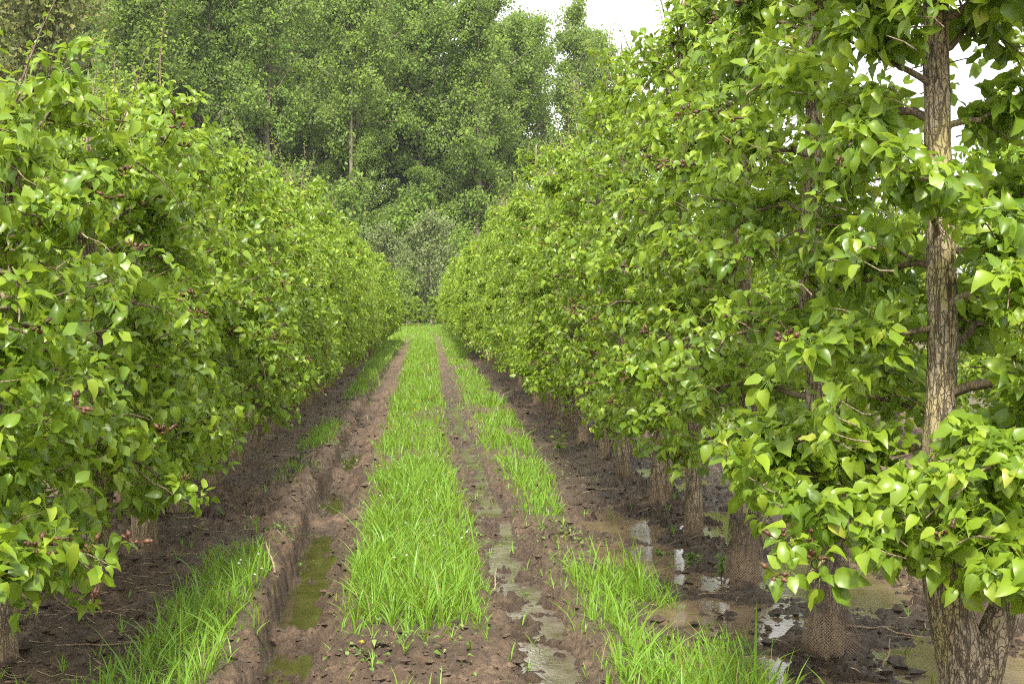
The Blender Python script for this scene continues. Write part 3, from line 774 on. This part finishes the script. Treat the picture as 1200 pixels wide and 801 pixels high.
def far_row(x0, y0, y1, near_vars, label, group, side, far_from=38, ords=()):
    y = y0; i = 0
    while y < y1:
        v = near_vars[(i * 7 + i // 3) % 3] if y < far_from else VF[(i * 5 + i // 4) % 4]
        lab = label if i >= len(ords) else ords[i]
        s = random.uniform(.90, 1.09) * (1.17 if (y >= far_from and side == 'R') else 1.0)
        place(v, x0 + random.uniform(-.05, .05), y + random.uniform(-.12, .12), lab, group, (i * 3 + i // 2) % 2, s)
        y += 1.5 * (1 if y < 60 else 1.35); i += 1
far_row(RX, 15.0, 100, VR, 'pear tree merging into the distant stretch of the right hand row', GR, 'R', ords=[f'{w} pear tree from the front in the right row' for w in ORD])
far_row(LX, 14.35, 60, VL, 'pear tree merging into the distant stretch of the left hand row', GL, 'L', ords=[f'{w} pear tree from the front in the left row' for w in ['eighth', 'ninth', 'tenth', 'eleventh']])
far_row(RX + 3.77, 9.0, 48, VL, 'pear tree of the next row glimpsed behind the right row', 'pear trees of the row behind the right one', 'x', 22)
far_row(LX - 3.77, 8.0, 34, VL, 'pear tree of the next row glimpsed through gaps in the left row', 'pear trees of the row behind the left one', 'x', 16)

for i in range(13):
    place(VF[i % 4], -10 + i * 1.05 + random.uniform(-.2, .2), 107 + random.uniform(-.3, .3), 'pear tree of the cross row closing the far end of the lane', 'pear trees closing the end of the lane', i % 2, .82)
# ------------------------------------------------------------------ wood behind the orchard
def wood_tree(seed, Ht, crown_lo, width, n_br, leaf, n_leaf, mat, fork=False, up=.9, shape='poplar', clump=.62, r0=.34):
    g = np.random.default_rng(seed)
    w = np.cumsum(g.normal(0, .018 * Ht, (6, 2)), 0)
    ctrl = [(0, 0, -.3)] + [(w[i, 0] * .5, w[i, 1] * .5, Ht * (i + 1) / 6.2) for i in range(6)]
    path = smooth_path(ctrl, 24); tb = Tubes(); tb.add(path, np.linspace(r0, .05, 24), 8)
    if fork:
        j = 7; q = smooth_path([path[j], path[j] + np.array([-1.0, .3, 3]), path[j] + np.array([-1.6, .2, 9]), path[j] + np.array([-1.4, .1, 15])], 14)
        tb.add(q, np.linspace(r0 * .7, .05, 14), 7)
    C = []; Wt = []
    for i in range(n_br):
        f = (i + g.random()) / n_br; z = crown_lo + (Ht * .97 - crown_lo) * f
        j = int(np.argmin(np.abs(path[:, 2] - z))); p0 = path[min(j, 23)] * 1.0; p0[2] = min(z, path[-1, 2])
        if shape == 'poplar': L = width * (.55 + .75 * math.sin(math.pi * min(1, f * .85 + .12))) * g.uniform(.55, 1.15)
        else: L = width * math.sqrt(max(.05, 1 - (2 * f - .85) ** 2 * .8)) * g.uniform(.6, 1.1)
        az = i * 2.4 + g.normal(0, .5); el = g.uniform(.35, up) + .25 * f
        d = np.array([math.cos(az) * math.cos(el), math.sin(az) * math.cos(el), math.sin(el)])
        t = np.linspace(0, 1, 7)[:, None]
        pts = p0 + d * L * t + np.array([0, 0, .18 * L]) * t ** 2 * g.normal() + np.cumsum(g.normal(0, .07, (7, 3)), 0)
        tb.add(pts, np.linspace(.10 * (1 - .6 * f) * r0 / .34, .015, 7), 4)
        for q in range(7):
            tt = g.uniform(.25, 1.05); c = p0 + (pts[-1] - p0) * tt + g.normal(0, .22 * L * .5, 3) * np.array([1, 1, .7]); C.append(c); Wt.append(g.uniform(.5, 1.4))
    C = np.array(C); Wt = np.array(Wt); k = g.choice(len(C), n_leaf, p=Wt / Wt.sum())
    off = g.normal(0, 1, (n_leaf, 3)); off = off / np.linalg.norm(off, axis=1, keepdims=True) * (g.random((n_leaf, 1)) ** .45) * clump * Wt[k][:, None] * 1.5
    pos = C[k] + off
    dr = g.normal(0, 1, (n_leaf, 3)) + np.array([0, 0, -.5]); nn = unit(off) * .6 + g.normal(0, .6, (n_leaf, 3)) + np.array([0, 0, .7])
    lv = Leaves(pos, dr, nn, np.clip(g.normal(leaf, leaf * .25, n_leaf), leaf * .4, leaf * 1.8)); lv.var = np.zeros(n_leaf, int)
    lv = lv.sub(lv.pos[:, 2] > .3)
    return tb.mesh('trunk', M_WBARK), lv.mesh('crown', 'flat', mat, 1)
POP = [wood_tree(200 + i, 33, [9, 14, 14, 6][i], 4.8, 66, .29, 28000, M_POPLAR, fork=(i == 1), r0=.46) for i in range(4)]
SLIM = [wood_tree(210 + i, 30, 7, 3.4, 50, .26, 15000, M_POPLAR, up=1.15, clump=.5) for i in range(2)]
WIL = [wood_tree(220 + i, 11, .3, 3.6, 40, .24, 9000, M_WILLOW, shape='round', clump=.5, r0=.2) for i in range(2)]
MAP = [wood_tree(230, 25, 4, 6.0, 54, .34, 15000, M_MAPLE, shape='round', clump=.7)]
BUSH = [wood_tree(240 + i, 6.5, .4, 3.0, 30, .24, 6000, M_POPLAR, shape='round', clump=.55, r0=.14) for i in range(2)]
def place_wood(name, var, x, y, label, group, cat, s=1.0, rz=None, sz=None):
    root = empty(name, (x, y, 0)); tag(root, label, cat, group); root.rotation_euler.z = random.uniform(0, 6.28) if rz is None else rz
    root.scale = (s, s, sz or s); obj('trunk', var[0], root); f = obj('crown', var[1], root)
def at(pxx, y): return (pxx - 498) / 1500 * y
WG = 'poplars of the wood behind the orchard'
front = [(415, 128, POP[1], 1.06, 'tall poplar with pale forked trunk rising above the end of the left row'),
         (492, 133, POP[2], 1.05, 'tall poplar with bare pale trunk behind the grey-green bushy willow'),
         (560, 130, POP[0], 1.0, 'tall poplar with dark leaning boughs right of the willow'),
         (615, 140, POP[3], .98, 'airy poplar with sky showing between its boughs, left of the slim pair'),
         (662, 138, SLIM[1], 1.12, 'open-crowned slim poplar with several bare stems against the white sky'),
         (708, 146, SLIM[0], 1.08, 'slim poplar standing last at the open end of the wood'),
         (588, 148, POP[1], 1.02, 'poplar with clear trunk behind the dark leaning poplar'),
         (638, 150, SLIM[1], 1.16, 'tall thin poplar between the two open-crowned slim poplars'),
         (684, 152, SLIM[0], 1.14, 'narrow poplar just left of the last slim poplar of the wood'),
         (330, 124, POP[3], 1.1, 'full poplar rising behind the middle of the left row'),
         (245, 124, POP[0], 1.12, 'broad dark poplar behind the tall spires of the left row'),
         (165, 118, POP[2], 1.1, 'poplar between the brownish maple and the broad dark poplar')]
for px_, y, v, s, lab in front: place_wood('poplar_tree', v, at(px_, y), y, lab, WG, 'poplar', s)
place_wood('maple_tree', MAP[0], at(50, 74), 74, 'olive brown maple at the top left above the pear row', None, 'maple', 1.0)
place_wood('willow_tree', WIL[0], at(505, 114), 114, 'grey-green bushy willow at the end of the grass track', 'willows at the end of the track', 'willow', .88)
place_wood('willow_tree', WIL[1], at(452, 119), 119, 'lower dark willow beside the end of the left row', 'willows at the end of the track', 'willow', .8)
place_wood('shrub', BUSH[0], at(470, 109), 109, 'low pale shrub closing the end of the track', 'shrubs along the edge of the wood', 'shrub', .62)
for i, (px_, y) in enumerate([(550, 122), (600, 126), (390, 121), (335, 120), (640, 130), (690, 134), (270, 118), (425, 124), (480, 127), (520, 128), (455, 130), (500, 131), (570, 131), (540, 135), (420, 135)]):
    place_wood('shrub', BUSH[i % 2], at(px_, y), y, 'leafy shrub in the shade along the foot of the wood', 'shrubs along the edge of the wood', 'shrub', 1.2 + .25 * (i % 3))
back = [(x + random.uniform(-2, 2), random.uniform(140, 160)) for x in np.arange(-66, 11, 4.4)] + [(x + random.uniform(-2, 2), random.uniform(168, 185)) for x in np.arange(-66, 10, 5)]
for i, (x, y) in enumerate(back):
    place_wood('poplar_tree', POP[i % 4], x, y, 'poplar deep inside the dense green wood', WG, 'poplar', random.uniform(1.1, 1.3) if x < 2 else random.uniform(.9, 1.0))
for i, (x, y) in enumerate([(-16, 125), (-12, 128), (-9, 131), (-6, 127), (-3, 132), (0, 129), (4, 131), (7, 134), (-20, 124)]):
    place_wood('poplar_tree', POP[(3, 0)[i % 2]], x, y, 'young poplar low at the front edge of the wood', WG, 'poplar', .42 + .05 * (i % 4))
for i, x in enumerate(np.arange(-30, 9, 3.6)):
    place_wood('poplar_tree', POP[(0, 3)[i % 2]], x + random.uniform(-1, 1), random.uniform(134, 139), 'half-grown poplar filling the middle of the wood', WG, 'poplar', random.uniform(.62, .85))
for x, y in [(-38, 126), (-47, 120), (-30, 132)]:
    place_wood('poplar_tree', POP[int(-x) % 4], x, y, 'poplar far to the left behind the pear rows', WG, 'poplar', 1.0)
place_wood('poplar_tree', SLIM[1], at(787, 190), 190, 'tiny distant tree top seen through the gap in the right row', WG, 'poplar', .85)

# ------------------------------------------------------------------ grass
def blades(n, x0, x1, y0, y1, hmean, width, seed, seg=3, dens_pow=1.0, lean=.55):
    g = np.random.default_rng(seed)
    x = g.uniform(x0, x1, n); y = g.uniform(y0, y1, n)
    ang = g.uniform(0, 6.28, n)
    # gather into tufts
    jx = .05 * (vnoise(x * 9, y * 9, 5) - .5); cx = np.round((x + jx) / .085) * .085; cy = np.round((y + jx) / .095) * .095
    pull = g.uniform(.1, .75, n); x = x + (cx - x) * pull; y = y + (cy - y) * pull
    ang = np.where(g.random(n) < .6, np.arctan2(y - cy, x - cx) + g.normal(0, .5, n), ang)
    t = turf_mask(x, y); k = g.random(n) < t ** dens_pow
    x, y, t, ang = x[k], y[k], t[k], ang[k]; n = len(x)
    if n == 0: return None
    z = gz(x, y) - .012
    tall = .25 + 1.35 * fbm(x * 2.4, y * 2.0, 77, 3) ** 1.2
    L = hmean * tall * g.lognormal(0, .32, n) * (.45 + .55 * t)
    w = width * g.uniform(.7, 1.3, n)
    ln = np.abs(g.normal(lean, .3, n)); ld = np.stack([np.cos(ang), np.sin(ang)], -1)
    sd = np.stack([-np.sin(ang + g.normal(0, .7, n)), np.cos(ang + g.normal(0, .7, n))], -1)
    V = []; 
    for i in range(seg + 1):
        f = i / seg; hor = ln * L * f ** 1.8; ver = L * (f - .32 * np.minimum(ln, 1.4) * f ** 2.2)
        c = np.stack([x + ld[:, 0] * hor, y + ld[:, 1] * hor, z + ver], -1)
        if i < seg:
            ww = (w * (1 - .55 * f ** 2))[:, None] * .5 * np.concatenate([sd, np.zeros((n, 1))], -1)
            V += [c - ww, c + ww]
        else: V.append(c)
    nv = 2 * seg + 1; V = np.stack(V, 1).reshape(-1, 3); o = (np.arange(n) * nv)[:, None]
    Q = np.concatenate([np.stack([o[:, 0] + 2 * i, o[:, 0] + 2 * i + 1, o[:, 0] + 2 * i + 3, o[:, 0] + 2 * i + 2], -1) for i in range(seg - 1)]) if seg > 1 else np.zeros((0, 4), int)
    T = np.stack([o[:, 0] + 2 * seg - 2, o[:, 0] + 2 * seg - 1, o[:, 0] + 2 * seg], -1)
    return V, Q, T
def grass(label, specs):
    VV, QQ, TT, n = [], [], [], 0
    for s in specs:
        r = blades(*s)
        if r is None: continue
        VV.append(r[0]); QQ.append(r[1] + n); TT.append(r[2] + n); n += len(r[0])
    ob = obj('grass', mesh_from('grass', np.concatenate(VV), [np.concatenate(QQ), np.concatenate(TT)], M_GRASS, True))
    tag(ob, label, 'grass', None, 'stuff')
grass('lush grass strip between the two wheel ruts', [(9000, -.6, .5, 5.6, 9.5, .15, .0075, 1, 4), (1800, -.55, .45, 5.8, 12, .24, .0085, 21, 4, 1.5, .8), (6500, -.7, .5, 9.5, 15, .16, .009, 2), (7000, -.75, .55, 15, 28, .16, .013, 3, 2), (8000, -.8, .6, 28, 60, .16, .022, 4, 2)])
grass('grass strip between the right rut and the flooded tree row', [(9000, .6, 1.9, 4.6, 9.5, .14, .0065, 5, 4, 1.8), (1200, .7, 1.6, 4.8, 9, .25, .0085, 25, 4, 2.0, .6), (6000, .5, 1.6, 9.5, 15, .15, .009, 6, 3, 1.2), (7000, .5, 1.6, 15, 28, .15, .013, 7, 2), (8000, .5, 2.0, 28, 60, .15, .022, 8, 2)])
grass('grass patches along the outer edge of the deep left rut', [(5200, -1.7, -.75, 4.6, 9.0, .15, .0070, 9, 4, 1.5), (700, -1.6, -.8, 4.8, 8.6, .23, .008, 29, 4, 1.5, .8), (5000, -1.7, -.8, 9, 20, .15, .010, 10), (7000, -2.0, -.75, 20, 60, .15, .022, 11, 2)])
grass('thin grass across the far end of the lane', [(14000, -2.2, 2.4, 60, 112, .13, .04, 12, 2), (5000, -12, 12, 108, 125, .2, .06, 13, 2)])
grass('grass of the neighbouring lanes seen under the pear rows', [(9000, 2.9, 5.0, 6, 26, .16, .012, 14, 2), (4000, -5.0, -2.9, 6, 26, .16, .012, 15, 2)])

# sparse sprouts on the mud
def sprouts():
    g = np.random.default_rng(55); VV, QQ, TT, n = [], [], [], 0
    for i in range(420):
        y = 4.8 + 18 * g.random() ** 2; x = g.choice([g.uniform(-2.6, -.9), g.uniform(.25, 1.1), g.uniform(1.1, 2.8), g.uniform(-.45, .4)], p=[.35, .3, .15, .2])
        m = int(g.integers(3, 9)); a = g.uniform(0, 6.28, m); L = g.uniform(.04, .11, m)
        b = np.array([x, y, float(gz(np.array([x]), np.array([y]))[0]) - .005])
        for q in range(m):
            d = np.array([math.cos(a[q]) * .6, math.sin(a[q]) * .6, 1.0]); s = np.array([-math.sin(a[q]), math.cos(a[q]), 0]) * .0024
            c0, c1, c2 = b, b + d * L[q] * .55, b + d * L[q] + np.array([d[0], d[1], -.3]) * L[q] * .3
            VV.append(np.array([c0 - s, c0 + s, c1 - s, c1 + s, c2])); QQ.append([n, n + 1, n + 3, n + 2]); TT.append([n + 2, n + 3, n + 4]); n += 5
    tag(obj('grass', mesh_from('grass', np.concatenate(VV), [np.array(QQ), np.array(TT)], M_GRASS)), 'single grass sprouts scattered over the bare mud', 'grass', None, 'stuff')
sprouts()

# broad-leaved weeds (clover, plantain) in the near verge, as ground cover
def weed_cover():
    g = np.random.default_rng(66); pos, d, nn, s = [], [], [], []
    spots = [(-.25, 5.85, .16, 60), (-.05, 6.2, .25, 40), (.18, 5.8, .2, 22), (.95, 8.8, .25, 150), (.85, 7.6, .2, 90), (-.95, 8.9, .15, 90), (-1.0, 7.6, .12, 70), (-1.25, 12.6, .3, 150),
             (.1, 17, .3, 120), (-.1, 13, .3, 120), (.35, 9, .12, 40), (-1.15, 15, .3, 120), (1.0, 12, .25, 100)]
    for cx, cy, r, m in spots:
        x = cx + g.normal(0, r * .6, m); y = cy + g.normal(0, r * .9, m); a = g.uniform(0, 6.28, m)
        pos.append(np.stack([x, y, gz(x, y) + g.uniform(.005, .05, m)], -1)); d.append(np.stack([np.cos(a), np.sin(a), g.uniform(-.2, .6, m)], -1))
        nn.append(g.normal(0, .3, (m, 3)) + np.array([0, 0, 1])); s.append(g.uniform(.015, .042, m))
    lv = Leaves(np.concatenate(pos), np.concatenate(d), np.concatenate(nn), np.concatenate(s)); lv.var = g.integers(0, 3, len(lv.pos))
    tag(obj('weeds', lv.mesh('weeds', 'mid', M_WEED, 3)), 'low broad-leaved weeds creeping over the mud and grass edges', 'weeds', None, 'stuff')
weed_cover()

# small upright weeds that stand alone
def weed_plant(x, y, h, n, label, seed, spread=.5, mat=None, lf=.045):
    g = np.random.default_rng(seed); z = float(gz(np.array([x]), np.array([y]))[0]); root = empty('weed_plant', (x, y, z)); tag(root, label, 'weed')
    tb = Tubes(); pos, d, s = [], [], []
    for i in range(3 if h > .12 else 4):
        a = g.uniform(0, 6.28); top = np.array([math.cos(a) * h * .3 * spread, math.sin(a) * h * .3 * spread, h * g.uniform(.7, 1)])
        pts = smooth_path([(0, 0, -.01), top * .5 + g.normal(0, .01, 3), top], 6); tb.add(pts, np.linspace(.003, .0012, 6), 4)
        m = n // 3; t = g.uniform(.15, 1, m); ii = np.minimum((t * 5).astype(int), 4); an = g.uniform(0, 6.28, m)
        pos.append(pts[ii]); d.append(np.stack([np.cos(an), np.sin(an), g.uniform(-.1, .8, m)], -1)); s.append(g.uniform(.6, 1.1, m) * lf)
    pos = np.concatenate(pos); lv = Leaves(pos, np.concatenate(d), g.normal(0, .35, pos.shape) + np.array([0, -.2, 1]), np.concatenate(s)); lv.var = g.integers(0, 3, len(pos))
    obj('stem', tb.mesh('stem', M_WEED), root); f = obj('foliage', lv.mesh('foliage', 'mid', mat or M_WEED, 3), root); f['kind'] = 'stuff'
weed_plant(1.80, 7.65, .16, 40, 'small dense green weed in mud before the netted trunk', 1)
weed_plant(1.68, 7.95, .11, 30, 'tiny pale green weed beside the brown puddle', 2)
weed_plant(1.50, 14.2, .40, 45, 'spindly leafy sucker growing on mud beside the right grass strip', 3, .9, M_LEAF_FAR, .06)
weed_plant(-1.30, 13.4, .18, 40, 'leafy weed on the mud left of the deep rut', 4)
weed_plant(1.55, 8.35, .08, 24, 'tiny weed tuft in the puddle margin', 5)

# yellow and white flowers in the grass
def flower(x, y, h, kind, label, group, seed):
    g = np.random.default_rng(seed); z = float(gz(np.array([x]), np.array([y]))[0]); root = empty('flower', (x, y, z)); tag(root, label, 'flower', group)
    tb = Tubes(); pts = smooth_path([(0, 0, -.01), (g.normal(0, .01), g.normal(0, .01), h * .6), (g.normal(0, .015), -.01, h)], 6); tb.add(pts, np.full(6, .0014), 4); obj('stem', tb.mesh('stem', M_WEED), root)
    m = 14 if kind == 'y' else 9; a = np.arange(m) * 2.4; L = .016 if kind == 'y' else .011
    lv = Leaves(np.repeat(pts[-1:], m, 0), np.stack([np.cos(a), np.sin(a), np.linspace(.1, 1.3, m)], -1), np.stack([-np.cos(a) * .2, -np.sin(a) * .2, np.ones(m)], -1), np.full(m, L)); lv.var = np.zeros(m, int)
    obj('petals', lv.mesh('petals', 'mid', M_YELLOW if kind == 'y' else M_WHITE, 1), root)
g = np.random.default_rng(90)
flower(-.30, 5.92, .09, 'y', 'yellow dandelion on bare mud in front of the grass strip', 'yellow flowers', 1)
for i in range(16): flower(g.uniform(-.4, .25), g.uniform(9.5, 21), g.uniform(.16, .24), 'y', 'small yellow flower among the grass between the ruts', 'yellow flowers', 100 + i)
for i in range(14): flower(g.uniform(-.35, .3), g.uniform(6.6, 13), g.uniform(.12, .2), 'w', 'small white flower among the grass between the ruts', 'white flowers in the middle grass', 200 + i)
for i in range(5): flower(g.uniform(-1.0, -.85), g.uniform(7.0, 7.6), g.uniform(.08, .14), 'w', 'tiny white flower in the grass beside the deep rut', 'white flowers in the left grass', 300 + i)

# ------------------------------------------------------------------ twigs, straw and clods lying on the mud
def twig(x, y, L, ang, label, r=.005, seed=0, lift=0.0):
    g = np.random.default_rng(seed); m = 9; t = np.linspace(-.5, .5, m); bend = g.normal(0, .12)
    xx = x + L * t * math.cos(ang) - bend * L * (t * t) * math.sin(ang); yy = y + L * t * math.sin(ang) + bend * L * (t * t) * math.cos(ang)
    zz = gz(xx, yy); zz = np.maximum(zz, np.linspace(zz[0], zz[-1], m)) + r + lift * (t + .5)
    pts = np.stack([xx - x, yy - y, zz], -1) + np.concatenate([[np.zeros(3)], np.cumsum(g.normal(0, .003, (m - 1, 3)), 0)])
    tb = Tubes(); tb.add(pts, np.linspace(r, r * .45, m), 6)
    for k in range(int(g.integers(0, 3))):
        j = int(g.integers(2, 7)); a2 = ang + g.choice([-1, 1]) * .7; l2 = L * .25
        e = pts[j] + np.array([math.cos(a2) * l2, math.sin(a2) * l2, .015]); tb.add(np.array([pts[j], (pts[j] + e) / 2 + g.normal(0, .004, 3), e]), [r * .5, r * .4, r * .25], 5)
    ob = obj('twig', tb.mesh('twig', M_SHOOT)); ob.location = (x, y, 0)
    tag(ob, label, 'twig', 'twigs lying on the mud')
TW = [(2.13, 5.75, .22, 1.1, 'curved pale twig leaning on the netted trunk foot', .006, .10), (1.75, 7.35, .30, .3, 'short pale stick on mud left of the netted trunk', .005, 0),
      (1.70, 10.0, .30, -.5, 'pale bent stick at the foot of the double trunk', .008, 0), (1.62, 11.2, .16, .1, 'short yellowish stick on mud behind the brown puddle', .007, 0),
      (1.55, 9.05, .35, .05, 'thin straight twig lying across the brown puddle', .004, 0), (1.00, 8.7, .24, .8, 'dark twig sticking out of the right grass strip', .006, .06),
      (.42, 7.6, .14, 1.4, 'small dark twig standing in the right rut', .006, .09), (-.93, 7.7, .26, 1.9, 'pale bleached stick leaning out of the left grass clump', .008, .10),
      (-1.45, 6.1, .55, .35, 'long thin twig on the mud left of the grass clump', .005, 0), (-1.75, 6.7, .6, .15, 'long pale twig lying level on the mud under left row', .005, 0),
      (-1.35, 10.2, .55, .9, 'long brown prunings twig before the dark left trunk', .005, .03), (-1.55, 9.2, .4, -.4, 'brown twig near the dark left trunk foot', .006, 0),
      (-1.40, 8.3, .5, .2, 'straight twig on mud beyond the left grass clump', .004, 0), (2.35, 6.2, .5, -.35, 'dark wet twig in mud between forked and netted trunks', .007, 0),
      (2.1, 5.3, .45, .1, 'wet twig by the puddle under the forked tree', .006, 0), (1.35, 5.35, .3, .5, 'pale twig at the edge of the right grass', .005, 0)]
for i, (x, y, L, a, lab, r, lift) in enumerate(TW): twig(x, y, L, a, lab, r, 500 + i, lift)

def debris():
    g = np.random.default_rng(70); tb = Tubes(); n = 1600
    for i in range(n):
        side = g.random() < .62; y = 4.8 + 17 * g.random() ** 1.8; x = g.uniform(-2.7, -1.0) if side else g.uniform(1.1, 2.9)
        L = g.uniform(.03, .14); a = g.normal(.2, .8); p0 = np.array([x, y]); p1 = p0 + L * np.array([math.cos(a), math.sin(a)]); pm = (p0 + p1) / 2 + g.normal(0, .006, 2)
        P = np.array([p0, pm, p1]); z = np.maximum(gz(P[:, 0], P[:, 1]), -.05) + .003; tb.add(np.concatenate([P, z[:, None]], 1), np.array([.0022, .002, .001]) * g.uniform(.7, 1.5), 4)
    tag(obj('plant_litter', tb.mesh('plant_litter', M_STRAW)), 'bits of dry straw and stalk littering the mud under the rows', 'plant litter', None, 'stuff')
    # crumbs and clods of soil
    n = 18000; y = 4.7 + 19 * g.random(n) ** 1.9; x = g.uniform(-2.7, 2.9, n); t = turf_mask(x, y); k = g.random(n) > t * .93; x, y = x[k], y[k]; n = len(x)
    h, w, _ = ground_parts(x, y); k = h > np.where(x < 0, -.195, -.045); x, y, h, w = x[k], y[k], h[k], w[k]; n = len(x)
    ico = np.array([(0, 0, 1), (.9, 0, .3), (.28, .85, .3), (-.72, .53, .3), (-.72, -.53, .3), (.28, -.85, .3), (0, 0, -.6)]); tri = np.array([(0, 1, 2), (0, 2, 3), (0, 3, 4), (0, 4, 5), (0, 5, 1), (6, 2, 1), (6, 3, 2), (6, 4, 3), (6, 5, 4), (6, 1, 5)])
    s = np.clip(g.lognormal(-4.75, .6, n), .004, .04); J = ico[None] * (1 + g.uniform(-.4, .4, (n, 7, 1))) + g.normal(0, .12, (n, 7, 3))
    V = np.stack([x, y, h + s * .15], -1)[:, None] + J * s[:, None, None] * np.array([1.15, 1.15, .8])
    T = (tri[None] + (np.arange(n) * 7)[:, None, None]).reshape(-1, 3)
    tag(obj('soil_clods', mesh_from('soil_clods', V.reshape(-1, 3), [T], M_MUD, False, {'wet': np.repeat(w * .8, 7), 'turf': np.zeros(n * 7)})), 'loose crumbs and clods of mud', 'soil', None, 'stuff')
debris()

# ------------------------------------------------------------------ damp air
def haze():
    x0, x1, y0, y1, z0, z1 = -420, 420, -110, 520, -1.4, 44
    V = np.array([(x0, y0, z0), (x1, y0, z0), (x1, y1, z0), (x0, y1, z0), (x0, y0, z1), (x1, y0, z1), (x1, y1, z1), (x0, y1, z1)], float)
    Fq = np.array([(0, 3, 2, 1), (4, 5, 6, 7), (0, 1, 5, 4), (1, 2, 6, 5), (2, 3, 7, 6), (3, 0, 4, 7)])
    k = NT('damp_air'); pv = k.n('ShaderNodeVolumePrincipled'); pv.inputs['Color'].default_value = (0.92, 0.95, 1.0, 1); pv.inputs['Density'].default_value = 0.00014
    k.l(pv.outputs[0], k.out.inputs['Volume'])
    tag(obj('haze', mesh_from('haze', V, [Fq], k.m, False)), 'thin pale damp air over the whole orchard', 'haze', None, 'stuff')
haze()
